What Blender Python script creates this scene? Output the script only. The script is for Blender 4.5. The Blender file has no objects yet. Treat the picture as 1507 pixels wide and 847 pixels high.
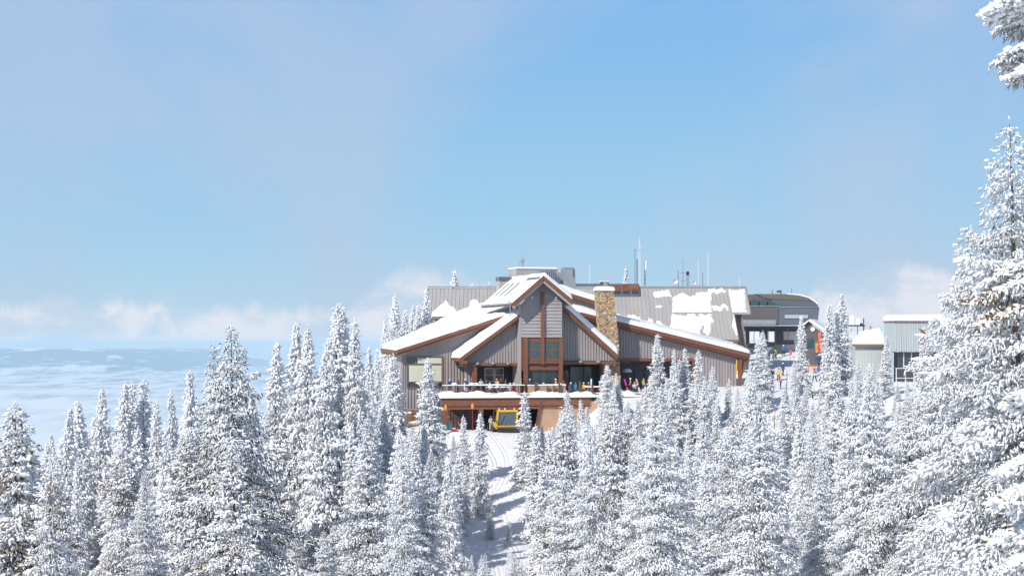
import bpy, bmesh, math, random
import numpy as np
from mathutils import Vector, Matrix

# ------------------------------------------------------------------ camera, world, sun, exposure
SC = bpy.context.scene
COL = SC.collection
F, HY, CX = 2930.0, 505.0, 753.5          # focal length in photo pixels, horizon row, centre column

cam_d = bpy.data.cameras.new('camera'); cam = bpy.data.objects.new('camera', cam_d); COL.objects.link(cam)
cam.location = (0, 0, 0); cam.rotation_euler = (math.radians(90), 0, 0)
cam_d.sensor_width = 36; cam_d.lens = 36*F/1507; cam_d.shift_y = (HY-423.5)/1507
cam_d.clip_start = 0.5; cam_d.clip_end = 200000
SC.camera = cam

SUN_EL, SUN_AZ = math.radians(35), math.radians(-38)    # azimuth of where the sun stands, seen from behind the camera
world = bpy.data.worlds.new('World'); SC.world = world; world.use_nodes = True
WN, WL = world.node_tree.nodes, world.node_tree.links
WN.clear()

def wnode(t, **kw):
    n = WN.new(t)
    for k, v in kw.items(): setattr(n, k, v)
    return n

def wmath(op, a, b=None, c=None, clamp=False):
    n = WN.new('ShaderNodeMath'); n.operation = op; n.use_clamp = clamp
    for i, v in enumerate((a, b, c)):
        if v is None: continue
        if isinstance(v, (int, float)): n.inputs[i].default_value = v
        else: WL.new(v, n.inputs[i])
    return n.outputs[0]

def wramp(v, a, b):
    n = WN.new('ShaderNodeMapRange'); n.interpolation_type = 'SMOOTHSTEP'
    WL.new(v, n.inputs['Value'])
    n.inputs['From Min'].default_value = a; n.inputs['From Max'].default_value = b
    return n.outputs[0]

def wmix(fac, a, b, mode='MIX'):
    n = WN.new('ShaderNodeMix'); n.data_type = 'RGBA'; n.blend_type = mode
    for s, v in ((n.inputs[0], fac), (n.inputs[6], a), (n.inputs[7], b)):
        if isinstance(v, (int, float)): s.default_value = v
        elif isinstance(v, tuple): s.default_value = (*v, 1)
        else: WL.new(v, s)
    return n.outputs[2]

sky = wnode('ShaderNodeTexSky', sky_type='NISHITA', sun_disc=False)
sky.sun_elevation = SUN_EL
sky.sun_rotation = math.pi + SUN_AZ * -1        # the sun stands behind the camera, to the left
sky.altitude = 3000; sky.air_density = 1.0; sky.dust_density = 0.6; sky.ozone_density = 1.5
tc = wnode('ShaderNodeTexCoord'); sep = wnode('ShaderNodeSeparateXYZ'); WL.new(tc.outputs['Generated'], sep.inputs[0])
hor = wmath('SQRT', wmath('ADD', wmath('MULTIPLY', sep.outputs[0], sep.outputs[0]), wmath('MULTIPLY', sep.outputs[1], sep.outputs[1])))
elev = wmath('DIVIDE', sep.outputs[2], wmath('MAXIMUM', hor, 0.05))
azim = wmath('ARCTAN2', sep.outputs[0], sep.outputs[1])

def wnoise(sx, sz, scale, detail, rough, dist=0.0, off=0.0):
    c = WN.new('ShaderNodeCombineXYZ')
    WL.new(wmath('MULTIPLY', azim, sx), c.inputs[0]); WL.new(wmath('MULTIPLY', elev, sz), c.inputs[1]); c.inputs[2].default_value = off
    n = WN.new('ShaderNodeTexNoise'); WL.new(c.outputs[0], n.inputs['Vector'])
    n.inputs['Scale'].default_value = scale; n.inputs['Detail'].default_value = detail
    n.inputs['Roughness'].default_value = rough; n.inputs['Distortion'].default_value = dist
    return n.outputs['Fac']

bg = wnode('ShaderNodeBackground'); wo = wnode('ShaderNodeOutputWorld')
SKYK = 0.088
# clear blue of the upper air, paler towards the horizon (high-altitude winter sky)
g1 = wmix(wramp(elev, -0.02, 0.075), (5.0, 6.75, 7.9), (3.35, 6.0, 8.15))
g1 = wmix(wramp(elev, 0.055, 0.17), g1, (2.35, 4.95, 8.2))
# overhead the thin mountain air is a deep blue (the sky texture), the pale band is only near the horizon
base = wmix(wmath('MULTIPLY', wmath('SUBTRACT', 1.0, wramp(elev, 0.20, 0.75)), 0.92), wmix(1.0, sky.outputs[0], (0.55, 0.62, 0.75), 'MULTIPLY'), g1)
# thin grey-lavender veils of high cloud
def bump_at(px, w):
    c = (px-CX)/F; return wmath('POWER', 2.718, wmath('MULTIPLY', wmath('POWER', wmath('DIVIDE', wmath('SUBTRACT', azim, c), w), 2.0), -1.0))
vl = wmath('ADD', wnoise(1, 1.25, 6.2, 5, 0.52, 0.7, 3.7), wmath('MULTIPLY', wmath('ADD', bump_at(290, .10), wmath('ADD', bump_at(1330, .09), bump_at(20, .05))), .12))
veil = wramp(vl, 0.40, 0.72)
base = wmix(wmath('MULTIPLY', veil, 0.62), base, (4.7, 5.6, 7.25))
# broken cumulus low over the horizon
puff = wnoise(1, 1.6, 20.0, 7, 0.58, 0.35, 1.3)
top = wmath('ADD', 0.012, wmath('ADD', wmath('MULTIPLY', bump_at(640, .036), 0.026), wmath('ADD', wmath('MULTIPLY', bump_at(1320, .05), 0.030), wmath('MULTIPLY', bump_at(180, .11), 0.009))))
top = wmath('ADD', top, wmath('MULTIPLY', wmath('SUBTRACT', wnoise(1, 0.0, 42.0, 4, .6, 0, 5.5), .5), .030))
dpt = wmath('SUBTRACT', top, elev)
band = wmath('MULTIPLY', wramp(dpt, -0.006, 0.012), wramp(elev, -0.08, -0.04))
cum = wmath('MULTIPLY', wramp(wmath('ADD', puff, wmath('MULTIPLY', wramp(dpt, 0.002, 0.03), 0.06)), 0.44, 0.62), wramp(dpt, -0.002, 0.006))
base = wmix(wmath('MULTIPLY', band, 0.60), base, (5.6, 6.6, 7.8))
base = wmix(wmath('MULTIPLY', cum, 0.88), base, (7.9, 7.9, 8.4))
WL.new(base, bg.inputs[0]); bg.inputs[1].default_value = SKYK
WL.new(bg.outputs[0], wo.inputs[0])

sd = bpy.data.lights.new('sun', 'SUN'); sd.energy = 3.7; sd.angle = math.radians(0.55); sd.color = (1.0, 0.945, 0.87)
sun = bpy.data.objects.new('sun', sd); COL.objects.link(sun)
sun_from = Vector((math.sin(SUN_AZ)*math.cos(SUN_EL), -math.cos(SUN_AZ)*math.cos(SUN_EL), math.sin(SUN_EL)))
sun.rotation_euler = sun_from.to_track_quat('Z', 'Y').to_euler(); sun.location = sun_from*200
VS = SC.view_settings
VS.view_transform = 'Standard'; VS.look = 'None'; VS.exposure = 0.26; VS.gamma = 1; VS.use_curve_mapping = False
SC.cycles.max_bounces = 8; SC.cycles.diffuse_bounces = 6; SC.cycles.volume_bounces = 1
SC.cycles.caustics_reflective = False; SC.cycles.caustics_refractive = False
SC.cycles.use_denoising = True

# ------------------------------------------------------------------ helpers
def W(px, py, Y):
    """world point seen at photo pixel (px, py) at distance Y"""
    return Vector(((px-CX)*Y/F, Y, (HY-py)*Y/F))

def tag(o, label=None, cat=None, group=None, kind=None):
    if label: o['label'] = label
    if cat: o['category'] = cat
    if group: o['group'] = group
    if kind: o['kind'] = kind
    return o

def empty(name, loc, rz=0.0, label=None, cat=None, group=None):
    o = bpy.data.objects.new(name, None); COL.objects.link(o)
    o.location = loc; o.rotation_euler = (0, 0, rz); o.empty_display_size = 0.2
    return tag(o, label, cat, group)

def copy_tree(o, parent=None):
    c = o.copy(); COL.objects.link(c)
    if parent is not None: c.parent = parent
    for ch in o.children: copy_tree(ch, c)
    return c

class MB:
    def __init__(s): s.v = []; s.f = []; s.m = []
    def add(s, vs, fs, m=0):
        o = len(s.v); s.v.extend([tuple(v) for v in vs])
        for f in fs: s.f.append(tuple(i+o for i in f)); s.m.append(m)
    def box(s, x0, x1, y0, y1, z0, z1, m=0):
        s.add([(x0,y0,z0),(x1,y0,z0),(x1,y1,z0),(x0,y1,z0),(x0,y0,z1),(x1,y0,z1),(x1,y1,z1),(x0,y1,z1)],
              [(0,3,2,1),(4,5,6,7),(0,1,5,4),(1,2,6,5),(2,3,7,6),(3,0,4,7)], m)
    def prism(s, poly, ext, m=0):
        """poly: list of 3D points (planar), swept by vector ext"""
        n = len(poly); e = Vector(ext); a = [Vector(p) for p in poly]; b = [p+e for p in a]
        nr = (a[1]-a[0]).cross(a[2]-a[0])
        if nr.dot(e) > 0: a.reverse(); b.reverse()
        s.add(a+b, [tuple(range(n)), tuple(range(2*n-1, n-1, -1))] + [(i, n+i, n+(i+1) % n, (i+1) % n) for i in range(n)], m)
    def beam(s, p0, p1, w, h, m=0, up=(0,0,1)):
        p0, p1 = Vector(p0), Vector(p1); d = (p1-p0).normalized(); u = Vector(up)
        if abs(d.dot(u)) > .98: u = Vector((0,1,0))
        sd_ = d.cross(u).normalized()*w/2; uu = sd_.cross(d).normalized()*h/2
        q = [p0-sd_-uu, p0+sd_-uu, p0+sd_+uu, p0-sd_+uu]
        s.prism(q, p1-p0, m)
    def tube(s, p0, p1, r0, r1=None, n=8, m=0, cap=True):
        r1 = r0 if r1 is None else r1
        p0, p1 = Vector(p0), Vector(p1); d = (p1-p0).normalized()
        a = d.orthogonal().normalized(); b = d.cross(a)
        vs = [p0+(a*math.cos(2*math.pi*i/n)+b*math.sin(2*math.pi*i/n))*r0 for i in range(n)] + \
             [p1+(a*math.cos(2*math.pi*i/n)+b*math.sin(2*math.pi*i/n))*r1 for i in range(n)]
        fs = [(i, (i+1) % n, n+(i+1) % n, n+i) for i in range(n)]
        if cap: fs += [tuple(range(n-1, -1, -1)), tuple(range(n, 2*n))]
        s.add(vs, fs, m)
    def path(s, pts, r, n=6, m=0):
        for a, b in zip(pts[:-1], pts[1:]): s.tube(a, b, r, r, n, m)
    def lathe(s, prof, n=12, c=(0,0,0), m=0):
        vs = []; k = len(prof)
        for r, z in prof:
            for i in range(n):
                t = 2*math.pi*i/n; vs.append((c[0]+r*math.cos(t), c[1]+r*math.sin(t), c[2]+z))
        fs = [(j*n+i, j*n+(i+1) % n, (j+1)*n+(i+1) % n, (j+1)*n+i) for j in range(k-1) for i in range(n)]
        fs += [tuple(range(n-1, -1, -1)), tuple(range((k-1)*n, k*n))]
        s.add(vs, fs, m)
    def build(s, name, mats, parent=None, smooth=False, bevel=0.0):
        me = bpy.data.meshes.new(name); me.from_pydata(s.v, [], s.f)
        if not isinstance(mats, (list, tuple)): mats = [mats]
        for m in mats: me.materials.append(m)
        me.polygons.foreach_set('material_index', s.m)
        if smooth: me.polygons.foreach_set('use_smooth', [True]*len(me.polygons))
        me.update()
        if bevel:
            bm = bmesh.new(); bm.from_mesh(me)
            bmesh.ops.bevel(bm, geom=bm.edges[:], offset=bevel, segments=1, affect='EDGES')
            bm.to_mesh(me); bm.free()
        o = bpy.data.objects.new(name, me); COL.objects.link(o)
        if parent is not None: o.parent = parent
        return o

# ------------------------------------------------------------------ materials
def mat(name, col, rough=0.8, metal=0.0, var=0.0, vscale=3.0, bump=0.0, bscale=20.0, spec=None, col2=None, aniso=None):
    m = bpy.data.materials.new(name); m.use_nodes = True
    N, L = m.node_tree.nodes, m.node_tree.links; b = N['Principled BSDF']
    b.inputs['Base Color'].default_value = (*col, 1); b.inputs['Roughness'].default_value = rough; b.inputs['Metallic'].default_value = metal
    if spec is not None: b.inputs['Specular IOR Level'].default_value = spec
    if var or bump:
        t = N.new('ShaderNodeTexCoord'); vec = t.outputs['Object']
        if aniso:
            mp = N.new('ShaderNodeMapping'); mp.inputs['Scale'].default_value = aniso; L.new(vec, mp.inputs[0]); vec = mp.outputs[0]
    if var:
        n = N.new('ShaderNodeTexNoise'); n.inputs['Scale'].default_value = vscale; n.inputs['Detail'].default_value = 5; L.new(vec, n.inputs['Vector'])
        r = N.new('ShaderNodeMapRange'); L.new(n.outputs['Fac'], r.inputs[0]); r.inputs[1].default_value = .3; r.inputs[2].default_value = .7
        x = N.new('ShaderNodeMix'); x.data_type = 'RGBA'; L.new(r.outputs[0], x.inputs[0])
        c2 = col2 or tuple(c*(1-var) for c in col); c1 = col if col2 else tuple(min(1, c*(1+var)) for c in col)
        x.inputs[6].default_value = (*c1, 1); x.inputs[7].default_value = (*c2, 1); L.new(x.outputs[2], b.inputs['Base Color'])
    if bump:
        n = N.new('ShaderNodeTexNoise'); n.inputs['Scale'].default_value = bscale; n.inputs['Detail'].default_value = 4; L.new(vec, n.inputs['Vector'])
        u = N.new('ShaderNodeBump'); u.inputs['Strength'].default_value = bump; u.inputs['Distance'].default_value = .05
        L.new(n.outputs['Fac'], u.inputs['Height']); L.new(u.outputs[0], b.inputs['Normal'])
    return m

M = {}
M['snow'] = mat('snow', (.90, .91, .93), .65, bump=.6, bscale=1.5, spec=.25)
M['frost'] = mat('frost', (.90, .915, .94), .8, spec=.15, var=.02, vscale=2.0)
M['frost_needle'] = mat('frosted_needle', (.70, .705, .71), .9, spec=.1, col2=(.42, .41, .38), var=.3, vscale=1.2)
M['needle'] = mat('needle', (.56, .57, .56), .9, spec=.1, col2=(.25, .25, .21), var=.3, vscale=2.0)
M['brown_needle'] = mat('brown_needle', (.26, .15, .055), .9, spec=.1, col2=(.13, .10, .04), var=.3, vscale=2.0)
M['bark'] = mat('bark', (.20, .15, .12), .9, var=.3, vscale=6, bump=.5, bscale=12)
M['bark_dark'] = mat('dark_bark', (.09, .07, .06), .9, var=.3, vscale=6)
M['siding'] = mat('taupe_siding', (.375, .338, .332), .6, var=.08, vscale=.7, aniso=(4, 1, .35), bump=.05)
M['siding2'] = mat('lap_siding', (.395, .36, .358), .6, var=.08, vscale=.9)
M['rust'] = mat('rust_fascia', (.215, .086, .047), .6, var=.18, vscale=1.3, aniso=(1, 1, 6))
M['rust_dark'] = mat('dark_timber', (.17, .068, .042), .65, var=.2, vscale=1.5)
M['soffit'] = mat('grey_soffit', (.42, .39, .38), .6, var=.06)
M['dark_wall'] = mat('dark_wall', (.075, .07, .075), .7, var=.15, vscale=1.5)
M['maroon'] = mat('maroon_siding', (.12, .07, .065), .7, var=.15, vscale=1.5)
M['roof_metal'] = mat('grey_metal_roof', (.43, .41, .40), .5, var=.07, vscale=.6, aniso=(2, .3, .3))
M['roof_dark'] = mat('dark_metal_roof', (.13, .14, .165), .4, var=.1)
M['metal'] = mat('galvanised_metal', (.42, .42, .43), .4, metal=.5, var=.12, vscale=2)
M['metal_dark'] = mat('dark_metal', (.06, .065, .075), .5, var=.15)
M['white'] = mat('white_paint', (.78, .78, .78), .5, var=.03)
M['shade'] = mat('cream_blind', (.62, .64, .50), .7, var=.05, vscale=.8)
M['window'] = mat('window_glass', (.035, .05, .06), .06, spec=.9)
M['window_teal'] = mat('teal_window_glass', (.035, .085, .10), .08, spec=.8)
M['stucco'] = mat('tan_stucco', (.47, .31, .21), .85, var=.12, vscale=.8, bump=.2)
M['wood'] = mat('weathered_wood', (.30, .17, .10), .75, var=.25, vscale=2, aniso=(.4, 3, 3))
M['shed'] = mat('pale_green_metal', (.50, .535, .53), .5, var=.04, vscale=.4, aniso=(3, 1, .3))
M['shed_side'] = mat('pale_grey_metal', (.42, .48, .50), .5, var=.05)
M['yellow'] = mat('yellow_paint', (.80, .46, .02), .35, var=.06)
M['rubber'] = mat('black_rubber', (.025, .025, .028), .7)
M['orange'] = mat('orange_cloth', (.85, .27, .05), .7, var=.1)
M['red'] = mat('red_cloth', (.72, .05, .05), .7, var=.1)
M['coral'] = mat('coral_cloth', (.80, .16, .10), .7, var=.12)
M['term_brown'] = mat('terminal_taupe_panel', (.125, .118, .12), .5, var=.06)
M['term_gold'] = mat('terminal_gold_roof', (.15, .13, .105), .5, var=.06)
M['term_blue'] = mat('terminal_blue_panel', (.125, .145, .18), .35, var=.1)
M['tan_glass'] = mat('amber_skylight', (.22, .085, .035), .2, var=.35, vscale=.8)

def cloth(name, c): 
    if name not in M: M[name] = mat(name, c, .8, var=.06)
    return M[name]

def stone_mat():
    m = bpy.data.materials.new('fieldstone'); m.use_nodes = True
    N, L = m.node_tree.nodes, m.node_tree.links; b = N['Principled BSDF']; b.inputs['Roughness'].default_value = .85
    t = N.new('ShaderNodeTexCoord'); mp = N.new('ShaderNodeMapping'); mp.inputs['Scale'].default_value = (2.3, 2.3, 3.6); L.new(t.outputs['Object'], mp.inputs[0])
    v = N.new('ShaderNodeTexVoronoi'); v.inputs['Scale'].default_value = 1; L.new(mp.outputs[0], v.inputs['Vector'])
    e = N.new('ShaderNodeTexVoronoi'); e.feature = 'DISTANCE_TO_EDGE'; e.inputs['Scale'].default_value = 1; L.new(mp.outputs[0], e.inputs['Vector'])
    s = N.new('ShaderNodeSeparateColor'); L.new(v.outputs['Color'], s.inputs[0])
    r = N.new('ShaderNodeValToRGB'); L.new(s.outputs[0], r.inputs[0])
    els = r.color_ramp.elements
    els[0].position = 0; els[0].color = (.50, .25, .09, 1); els[1].position = 1; els[1].color = (.80, .68, .50, 1)
    for p, c in ((.25, (.68, .42, .19)), (.45, (.36, .22, .13)), (.6, (.74, .50, .25)), (.8, (.52, .44, .34))):
        x = els.new(p); x.color = (*c, 1)
    k = N.new('ShaderNodeMapRange'); L.new(e.outputs['Distance'], k.inputs[0]); k.inputs[1].default_value = .02; k.inputs[2].default_value = .09
    x = N.new('ShaderNodeMix'); x.data_type = 'RGBA'; L.new(k.outputs[0], x.inputs[0]); x.inputs[6].default_value = (.46, .38, .30, 1); L.new(r.outputs[0], x.inputs[7])
    L.new(x.outputs[2], b.inputs['Base Color'])
    u = N.new('ShaderNodeBump'); u.inputs['Strength'].default_value = .9; u.inputs['Distance'].default_value = .12; L.new(k.outputs[0], u.inputs['Height']); L.new(u.outputs[0], b.inputs['Normal'])
    return m
M['stone'] = stone_mat()

# ------------------------------------------------------------------ value noise for terrain and snow
_rs = np.random.RandomState(5); _tab = _rs.rand(256, 256)
def vnoise(x, y):
    x = np.asarray(x, float); y = np.asarray(y, float)
    xi = np.floor(x).astype(int); yi = np.floor(y).astype(int); fx = x-xi; fy = y-yi
    fx = fx*fx*(3-2*fx); fy = fy*fy*(3-2*fy)
    a = _tab[xi % 256, yi % 256]; b = _tab[(xi+1) % 256, yi % 256]; c = _tab[xi % 256, (yi+1) % 256]; d = _tab[(xi+1) % 256, (yi+1) % 256]
    return (a*(1-fx)+b*fx)*(1-fy)+(c*(1-fx)+d*fx)*fy
def fbm(x, y, o=4):
    s = 0; a = .5
    for i in range(o): s = s+a*(vnoise(x*2**i+17*i, y*2**i+31*i)-.5); a *= .5
    return s
def sst(a, b, x):
    t = np.clip((np.asarray(x, float)-a)/(b-a), 0, 1); return t*t*(3-2*t)

# ------------------------------------------------------------------ terrain
def ground_z(x, y):
    x = np.asarray(x, float); y = np.asarray(y, float)
    p = np.interp(y, [-80, 0, 60, 100, 130, 150, 175, 195, 215, 232, 238, 252, 300, 345, 420, 700, 2000, 9000, 15000, 29000, 60000],
                     [-7, -10.5, -12.5, -15.0, -18.2, -20.3, -20.6, -18.6, -14.4, -10.5, -10.2, -9.4, -4, -3, -18, -110, -330, -480, -490, -400, -520])
    r = sst(6.0, 13.0, x-(y-238)*-0.10)                               # the terrace the right half of the lodge stands on
    pr = np.interp(y, [150, 175, 195, 215, 226, 234, 240, 262, 300, 345, 380], [-20.3, -19.5, -16.5, -11.6, -9.0, -7.2, -6.25, -5.2, -2.6, 2.0, 2.4])
    near = sst(150, 190, y)*(1-sst(360, 430, y))
    z = p*(1-r*near)+pr*r*near
    z = z+sst(0, 24, x)*3.0*(1-sst(60, 150, y))                    # bank on the right near the camera
    z = z+sst(-12, -45, x)*2.0*sst(120, 150, y)*(1-sst(185, 215, y))
    z = z-sst(-19, -60, x)*34*sst(195, 235, y)*(1-sst(420, 900, y))  # ridge falls away left of the lodge
    z = z-sst(-60, -200, x)*60*(1-sst(500, 2000, y))
    z = z-sst(90, 300, x)*40*(1-sst(500, 2000, y))
    k = 1-sst(300, 900, y)
    z = z+fbm(x*.11, y*.11)*1.1*k+fbm(x*.33, y*.33, 3)*.55*k + fbm(x*.0016, y*.0016, 5)*22*sst(600, 5000, y)
    z = z+5.5*np.exp(-((x+17)/9)**2-((y-180)/13)**2)              # knoll with the tall ridge spires
    # flat platform under the lodge and its garage
    return z
def gz(x, y): return float(ground_z(x, y))

def axis(dense0, dense1, step, far0, far1, ratio):
    a = list(np.arange(dense0, dense1+1e-6, step)); s = step
    while a[-1] < far1: s *= ratio; a.append(a[-1]+s)
    s = step
    while a[0] > far0: s *= ratio; a.insert(0, a[0]-s)
    return np.array(a)
def grid_mesh(name, X, Y, Z, m, parent=None, smooth=True):
    ny, nx = X.shape; me = bpy.data.meshes.new(name)
    co = np.stack([X, Y, Z], -1).reshape(-1, 3)
    i = np.arange(nx*ny).reshape(ny, nx)
    q = np.stack([i[:-1,:-1], i[:-1,1:], i[1:,1:], i[1:,:-1]], -1).reshape(-1, 4)
    np_mesh(me, co, [q], [0]); me.materials.append(m)
    if smooth: me.polygons.foreach_set('use_smooth', [True]*len(me.polygons))
    o = bpy.data.objects.new(name, me); COL.objects.link(o)
    if parent is not None: o.parent = parent
    return o
def np_mesh(me, co, groups, mats):
    """groups: list of (n,k) index arrays, mats: material index (scalar or array) of each"""
    nl = sum(g.size for g in groups); npol = sum(len(g) for g in groups)
    me.vertices.add(len(co)); me.vertices.foreach_set('co', np.ascontiguousarray(co, np.float32).ravel())
    me.loops.add(nl); me.loops.foreach_set('vertex_index', np.concatenate([g.ravel() for g in groups]).astype(np.int32))
    tot = np.concatenate([np.full(len(g), g.shape[1]) for g in groups]); st = np.concatenate([[0], np.cumsum(tot)[:-1]])
    me.polygons.add(npol); me.polygons.foreach_set('loop_start', st.astype(np.int32)); me.polygons.foreach_set('loop_total', tot.astype(np.int32))
    mi = np.concatenate([np.broadcast_to(np.asarray(m), (len(g),)) for g, m in zip(groups, mats)])
    me.polygons.foreach_set('material_index', mi.astype(np.int32)); me.update(calc_edges=True)

def ground_material():
    m = bpy.data.materials.new('snow_ground'); m.use_nodes = True
    N, L = m.node_tree.nodes, m.node_tree.links; b = N['Principled BSDF']; b.inputs['Roughness'].default_value = .7; b.inputs['Specular IOR Level'].default_value = .2
    g = N.new('ShaderNodeNewGeometry'); sp = N.new('ShaderNodeSeparateXYZ'); L.new(g.outputs['Position'], sp.inputs[0])
    mp = N.new('ShaderNodeMapping'); mp.inputs['Scale'].default_value = (.0030, .0007, .0110); L.new(g.outputs['Position'], mp.inputs[0])
    n = N.new('ShaderNodeTexNoise'); n.inputs['Scale'].default_value = 1; n.inputs['Detail'].default_value = 9; n.inputs['Roughness'].default_value = .72; L.new(mp.outputs[0], n.inputs['Vector'])
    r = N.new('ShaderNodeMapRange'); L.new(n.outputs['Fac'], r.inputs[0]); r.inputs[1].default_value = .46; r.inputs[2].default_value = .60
    far = N.new('ShaderNodeMapRange'); L.new(sp.outputs[1], far.inputs[0]); far.inputs[1].default_value = 9000; far.inputs[2].default_value = 26000  # valley fog put into the colour: floor stays snow-pale, forest only far off
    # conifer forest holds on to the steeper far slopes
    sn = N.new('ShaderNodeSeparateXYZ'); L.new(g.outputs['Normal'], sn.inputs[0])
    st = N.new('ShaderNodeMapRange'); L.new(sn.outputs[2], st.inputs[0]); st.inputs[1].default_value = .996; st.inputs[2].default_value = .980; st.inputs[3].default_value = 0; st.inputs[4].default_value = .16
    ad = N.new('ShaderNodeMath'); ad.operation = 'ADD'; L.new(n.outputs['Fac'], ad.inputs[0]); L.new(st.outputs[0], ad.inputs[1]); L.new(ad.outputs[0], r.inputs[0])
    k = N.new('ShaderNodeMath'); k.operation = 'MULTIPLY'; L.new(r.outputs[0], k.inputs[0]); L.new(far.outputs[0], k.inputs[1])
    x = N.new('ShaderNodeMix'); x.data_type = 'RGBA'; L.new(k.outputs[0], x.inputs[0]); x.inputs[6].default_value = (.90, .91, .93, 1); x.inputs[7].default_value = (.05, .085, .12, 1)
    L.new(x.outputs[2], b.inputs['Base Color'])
    t2 = N.new('ShaderNodeTexNoise'); t2.inputs['Scale'].default_value = 1.6; t2.inputs['Roughness'].default_value = .7; t2.inputs['Detail'].default_value = 5; L.new(g.outputs['Position'], t2.inputs['Vector'])
    def mth(op, a, b=None):
        q = N.new('ShaderNodeMath'); q.operation = op
        for i_, v_ in enumerate((a, b)):
            if v_ is None: continue
            if isinstance(v_, (int, float)): q.inputs[i_].default_value = v_
            else: L.new(v_, q.inputs[i_])
        return q.outputs[0]
    hgt = t2.outputs['Fac']
    for x0_, sl_, am_, fq_, ph_ in ((-2.6, .02, .9, .21, 0), (-1.4, -.03, 1.1, .17, 1.7), (-2.0, -.06, .5, .31, 2.2), (3.0, .12, 1.6, .12, .6), (24., .1, 1.5, .2, .4)):
        cx_ = mth('ADD', mth('MULTIPLY', mth('SINE', mth('ADD', mth('MULTIPLY', sp.outputs[1], fq_), ph_)), am_), mth('ADD', mth('MULTIPLY', mth('SUBTRACT', sp.outputs[1], 215.), sl_), x0_))
        d_ = mth('ABSOLUTE', mth('SUBTRACT', mth('ABSOLUTE', mth('SUBTRACT', sp.outputs[0], cx_)), .22))
        g_ = N.new('ShaderNodeMapRange'); g_.interpolation_type = 'SMOOTHSTEP'; L.new(d_, g_.inputs[0]); g_.inputs[1].default_value = 0; g_.inputs[2].default_value = .16; g_.inputs[3].default_value = -.2; g_.inputs[4].default_value = 0
        hgt = mth('ADD', hgt, g_.outputs[0])
    u = N.new('ShaderNodeBump'); u.inputs['Strength'].default_value = .7; u.inputs['Distance'].default_value = .3; L.new(hgt, u.inputs['Height']); L.new(u.outputs[0], b.inputs['Normal'])
    return m
M['ground'] = ground_material()
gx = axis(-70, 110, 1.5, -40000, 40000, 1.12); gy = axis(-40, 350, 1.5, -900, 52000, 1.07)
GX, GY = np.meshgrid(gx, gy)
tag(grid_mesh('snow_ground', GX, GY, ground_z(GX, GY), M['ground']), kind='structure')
# the far flat-topped mesa across the valley
mx = np.linspace(-15500, -3000, 260); my = np.linspace(25000, 39000, 120)
MX, MY = np.meshgrid(mx, my)
rim = 28800+fbm(MX*.0005, MX*0+3.3, 4)*2600
endfall = sst(-4300, -6400, MX+fbm(MY*.0009, MX*.0009)*900)
ms = MY-rim+fbm(MX*.0011, MY*.0011, 4)*1900
step = .72*sst(-700, 900, ms)+.28*sst(-3200, -300, ms)
MZ = -440+endfall*(step*(360+fbm(MX*.0005, MY*.0005, 3)*28)+fbm(MX*.0012, MY*.0012, 4)*110*step*(1-step)*3)
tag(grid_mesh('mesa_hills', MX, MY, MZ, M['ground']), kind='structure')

# the valley air: one box of even pale haze round everything
hz = MB(); hz.box(-45000, 45000, -1200, 56000, -1150, 40)
hm = bpy.data.materials.new('haze'); hm.use_nodes = True
hm.node_tree.nodes.clear()
ho = hm.node_tree.nodes.new('ShaderNodeOutputMaterial'); hv = hm.node_tree.nodes.new('ShaderNodeVolumePrincipled')
hv.inputs['Color'].default_value = (.64, .86, 1.0, 1); hv.inputs['Density'].default_value = 4.6e-5; hv.inputs['Anisotropy'].default_value = 0.0
hm.node_tree.links.new(hv.outputs[0], ho.inputs['Volume'])
haze = tag(hz.build('haze', hm), kind='stuff')
# ------------------------------------------------------------------ the lodge
TH = math.radians(15); LO = Vector((0, 242, -10.3))
RL = Matrix.Rotation(TH, 3, 'Z'); RLi = RL.inverted(); CAML = RLi @ (-LO)
def ray(px, py): return RLi @ Vector(((px-CX)/F, 1, (HY-py)/F))
def P(px, py, v):
    d = ray(px, py); t = (v-CAML.y)/d.y; return CAML+d*t
def PP(px, py, p0, n):
    d = ray(px, py); n = Vector(n); t = (Vector(p0)-CAML).dot(n)/d.dot(n); return CAML+d*t
def lin(a, b):
    """height along u between two local points"""
    return lambda u: a.z+(b.z-a.z)*(u-a.x)/(b.x-a.x)

def ribwall(mb, u0, u1, v, zb, zt, pitch=.38, rw=.09, rd=.10, m=0):
    n = max(1, round((u1-u0)/pitch)); p = (u1-u0)/n
    for i in range(n):
        a = u0+i*p; b = a+p-rw; c = a+p
        def q(x0, y0, x1, y1):
            z = (zb(x0), zb(x1), max(zt(x1), zb(x1)+.02), max(zt(x0), zb(x0)+.02))
            mb.add([(x0,y0,z[0]),(x1,y1,z[1]),(x1,y1,z[2]),(x0,y0,z[3])], [(0,1,2,3)], m)
        q(a, v, b, v); q(b, v, b, v-rd) if False else None
        mb.add([(b,v,zb(b)),(b,v-rd,zb(b)),(b,v-rd,zt(b)),(b,v,zt(b))], [(0,1,2,3)], m)
        q(b, v-rd, c, v-rd)
        mb.add([(c,v-rd,zb(c)),(c,v,zb(c)),(c,v,zt(c)),(c,v-rd,zt(c))], [(0,1,2,3)], m)
def const(z): return lambda u: z

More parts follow.
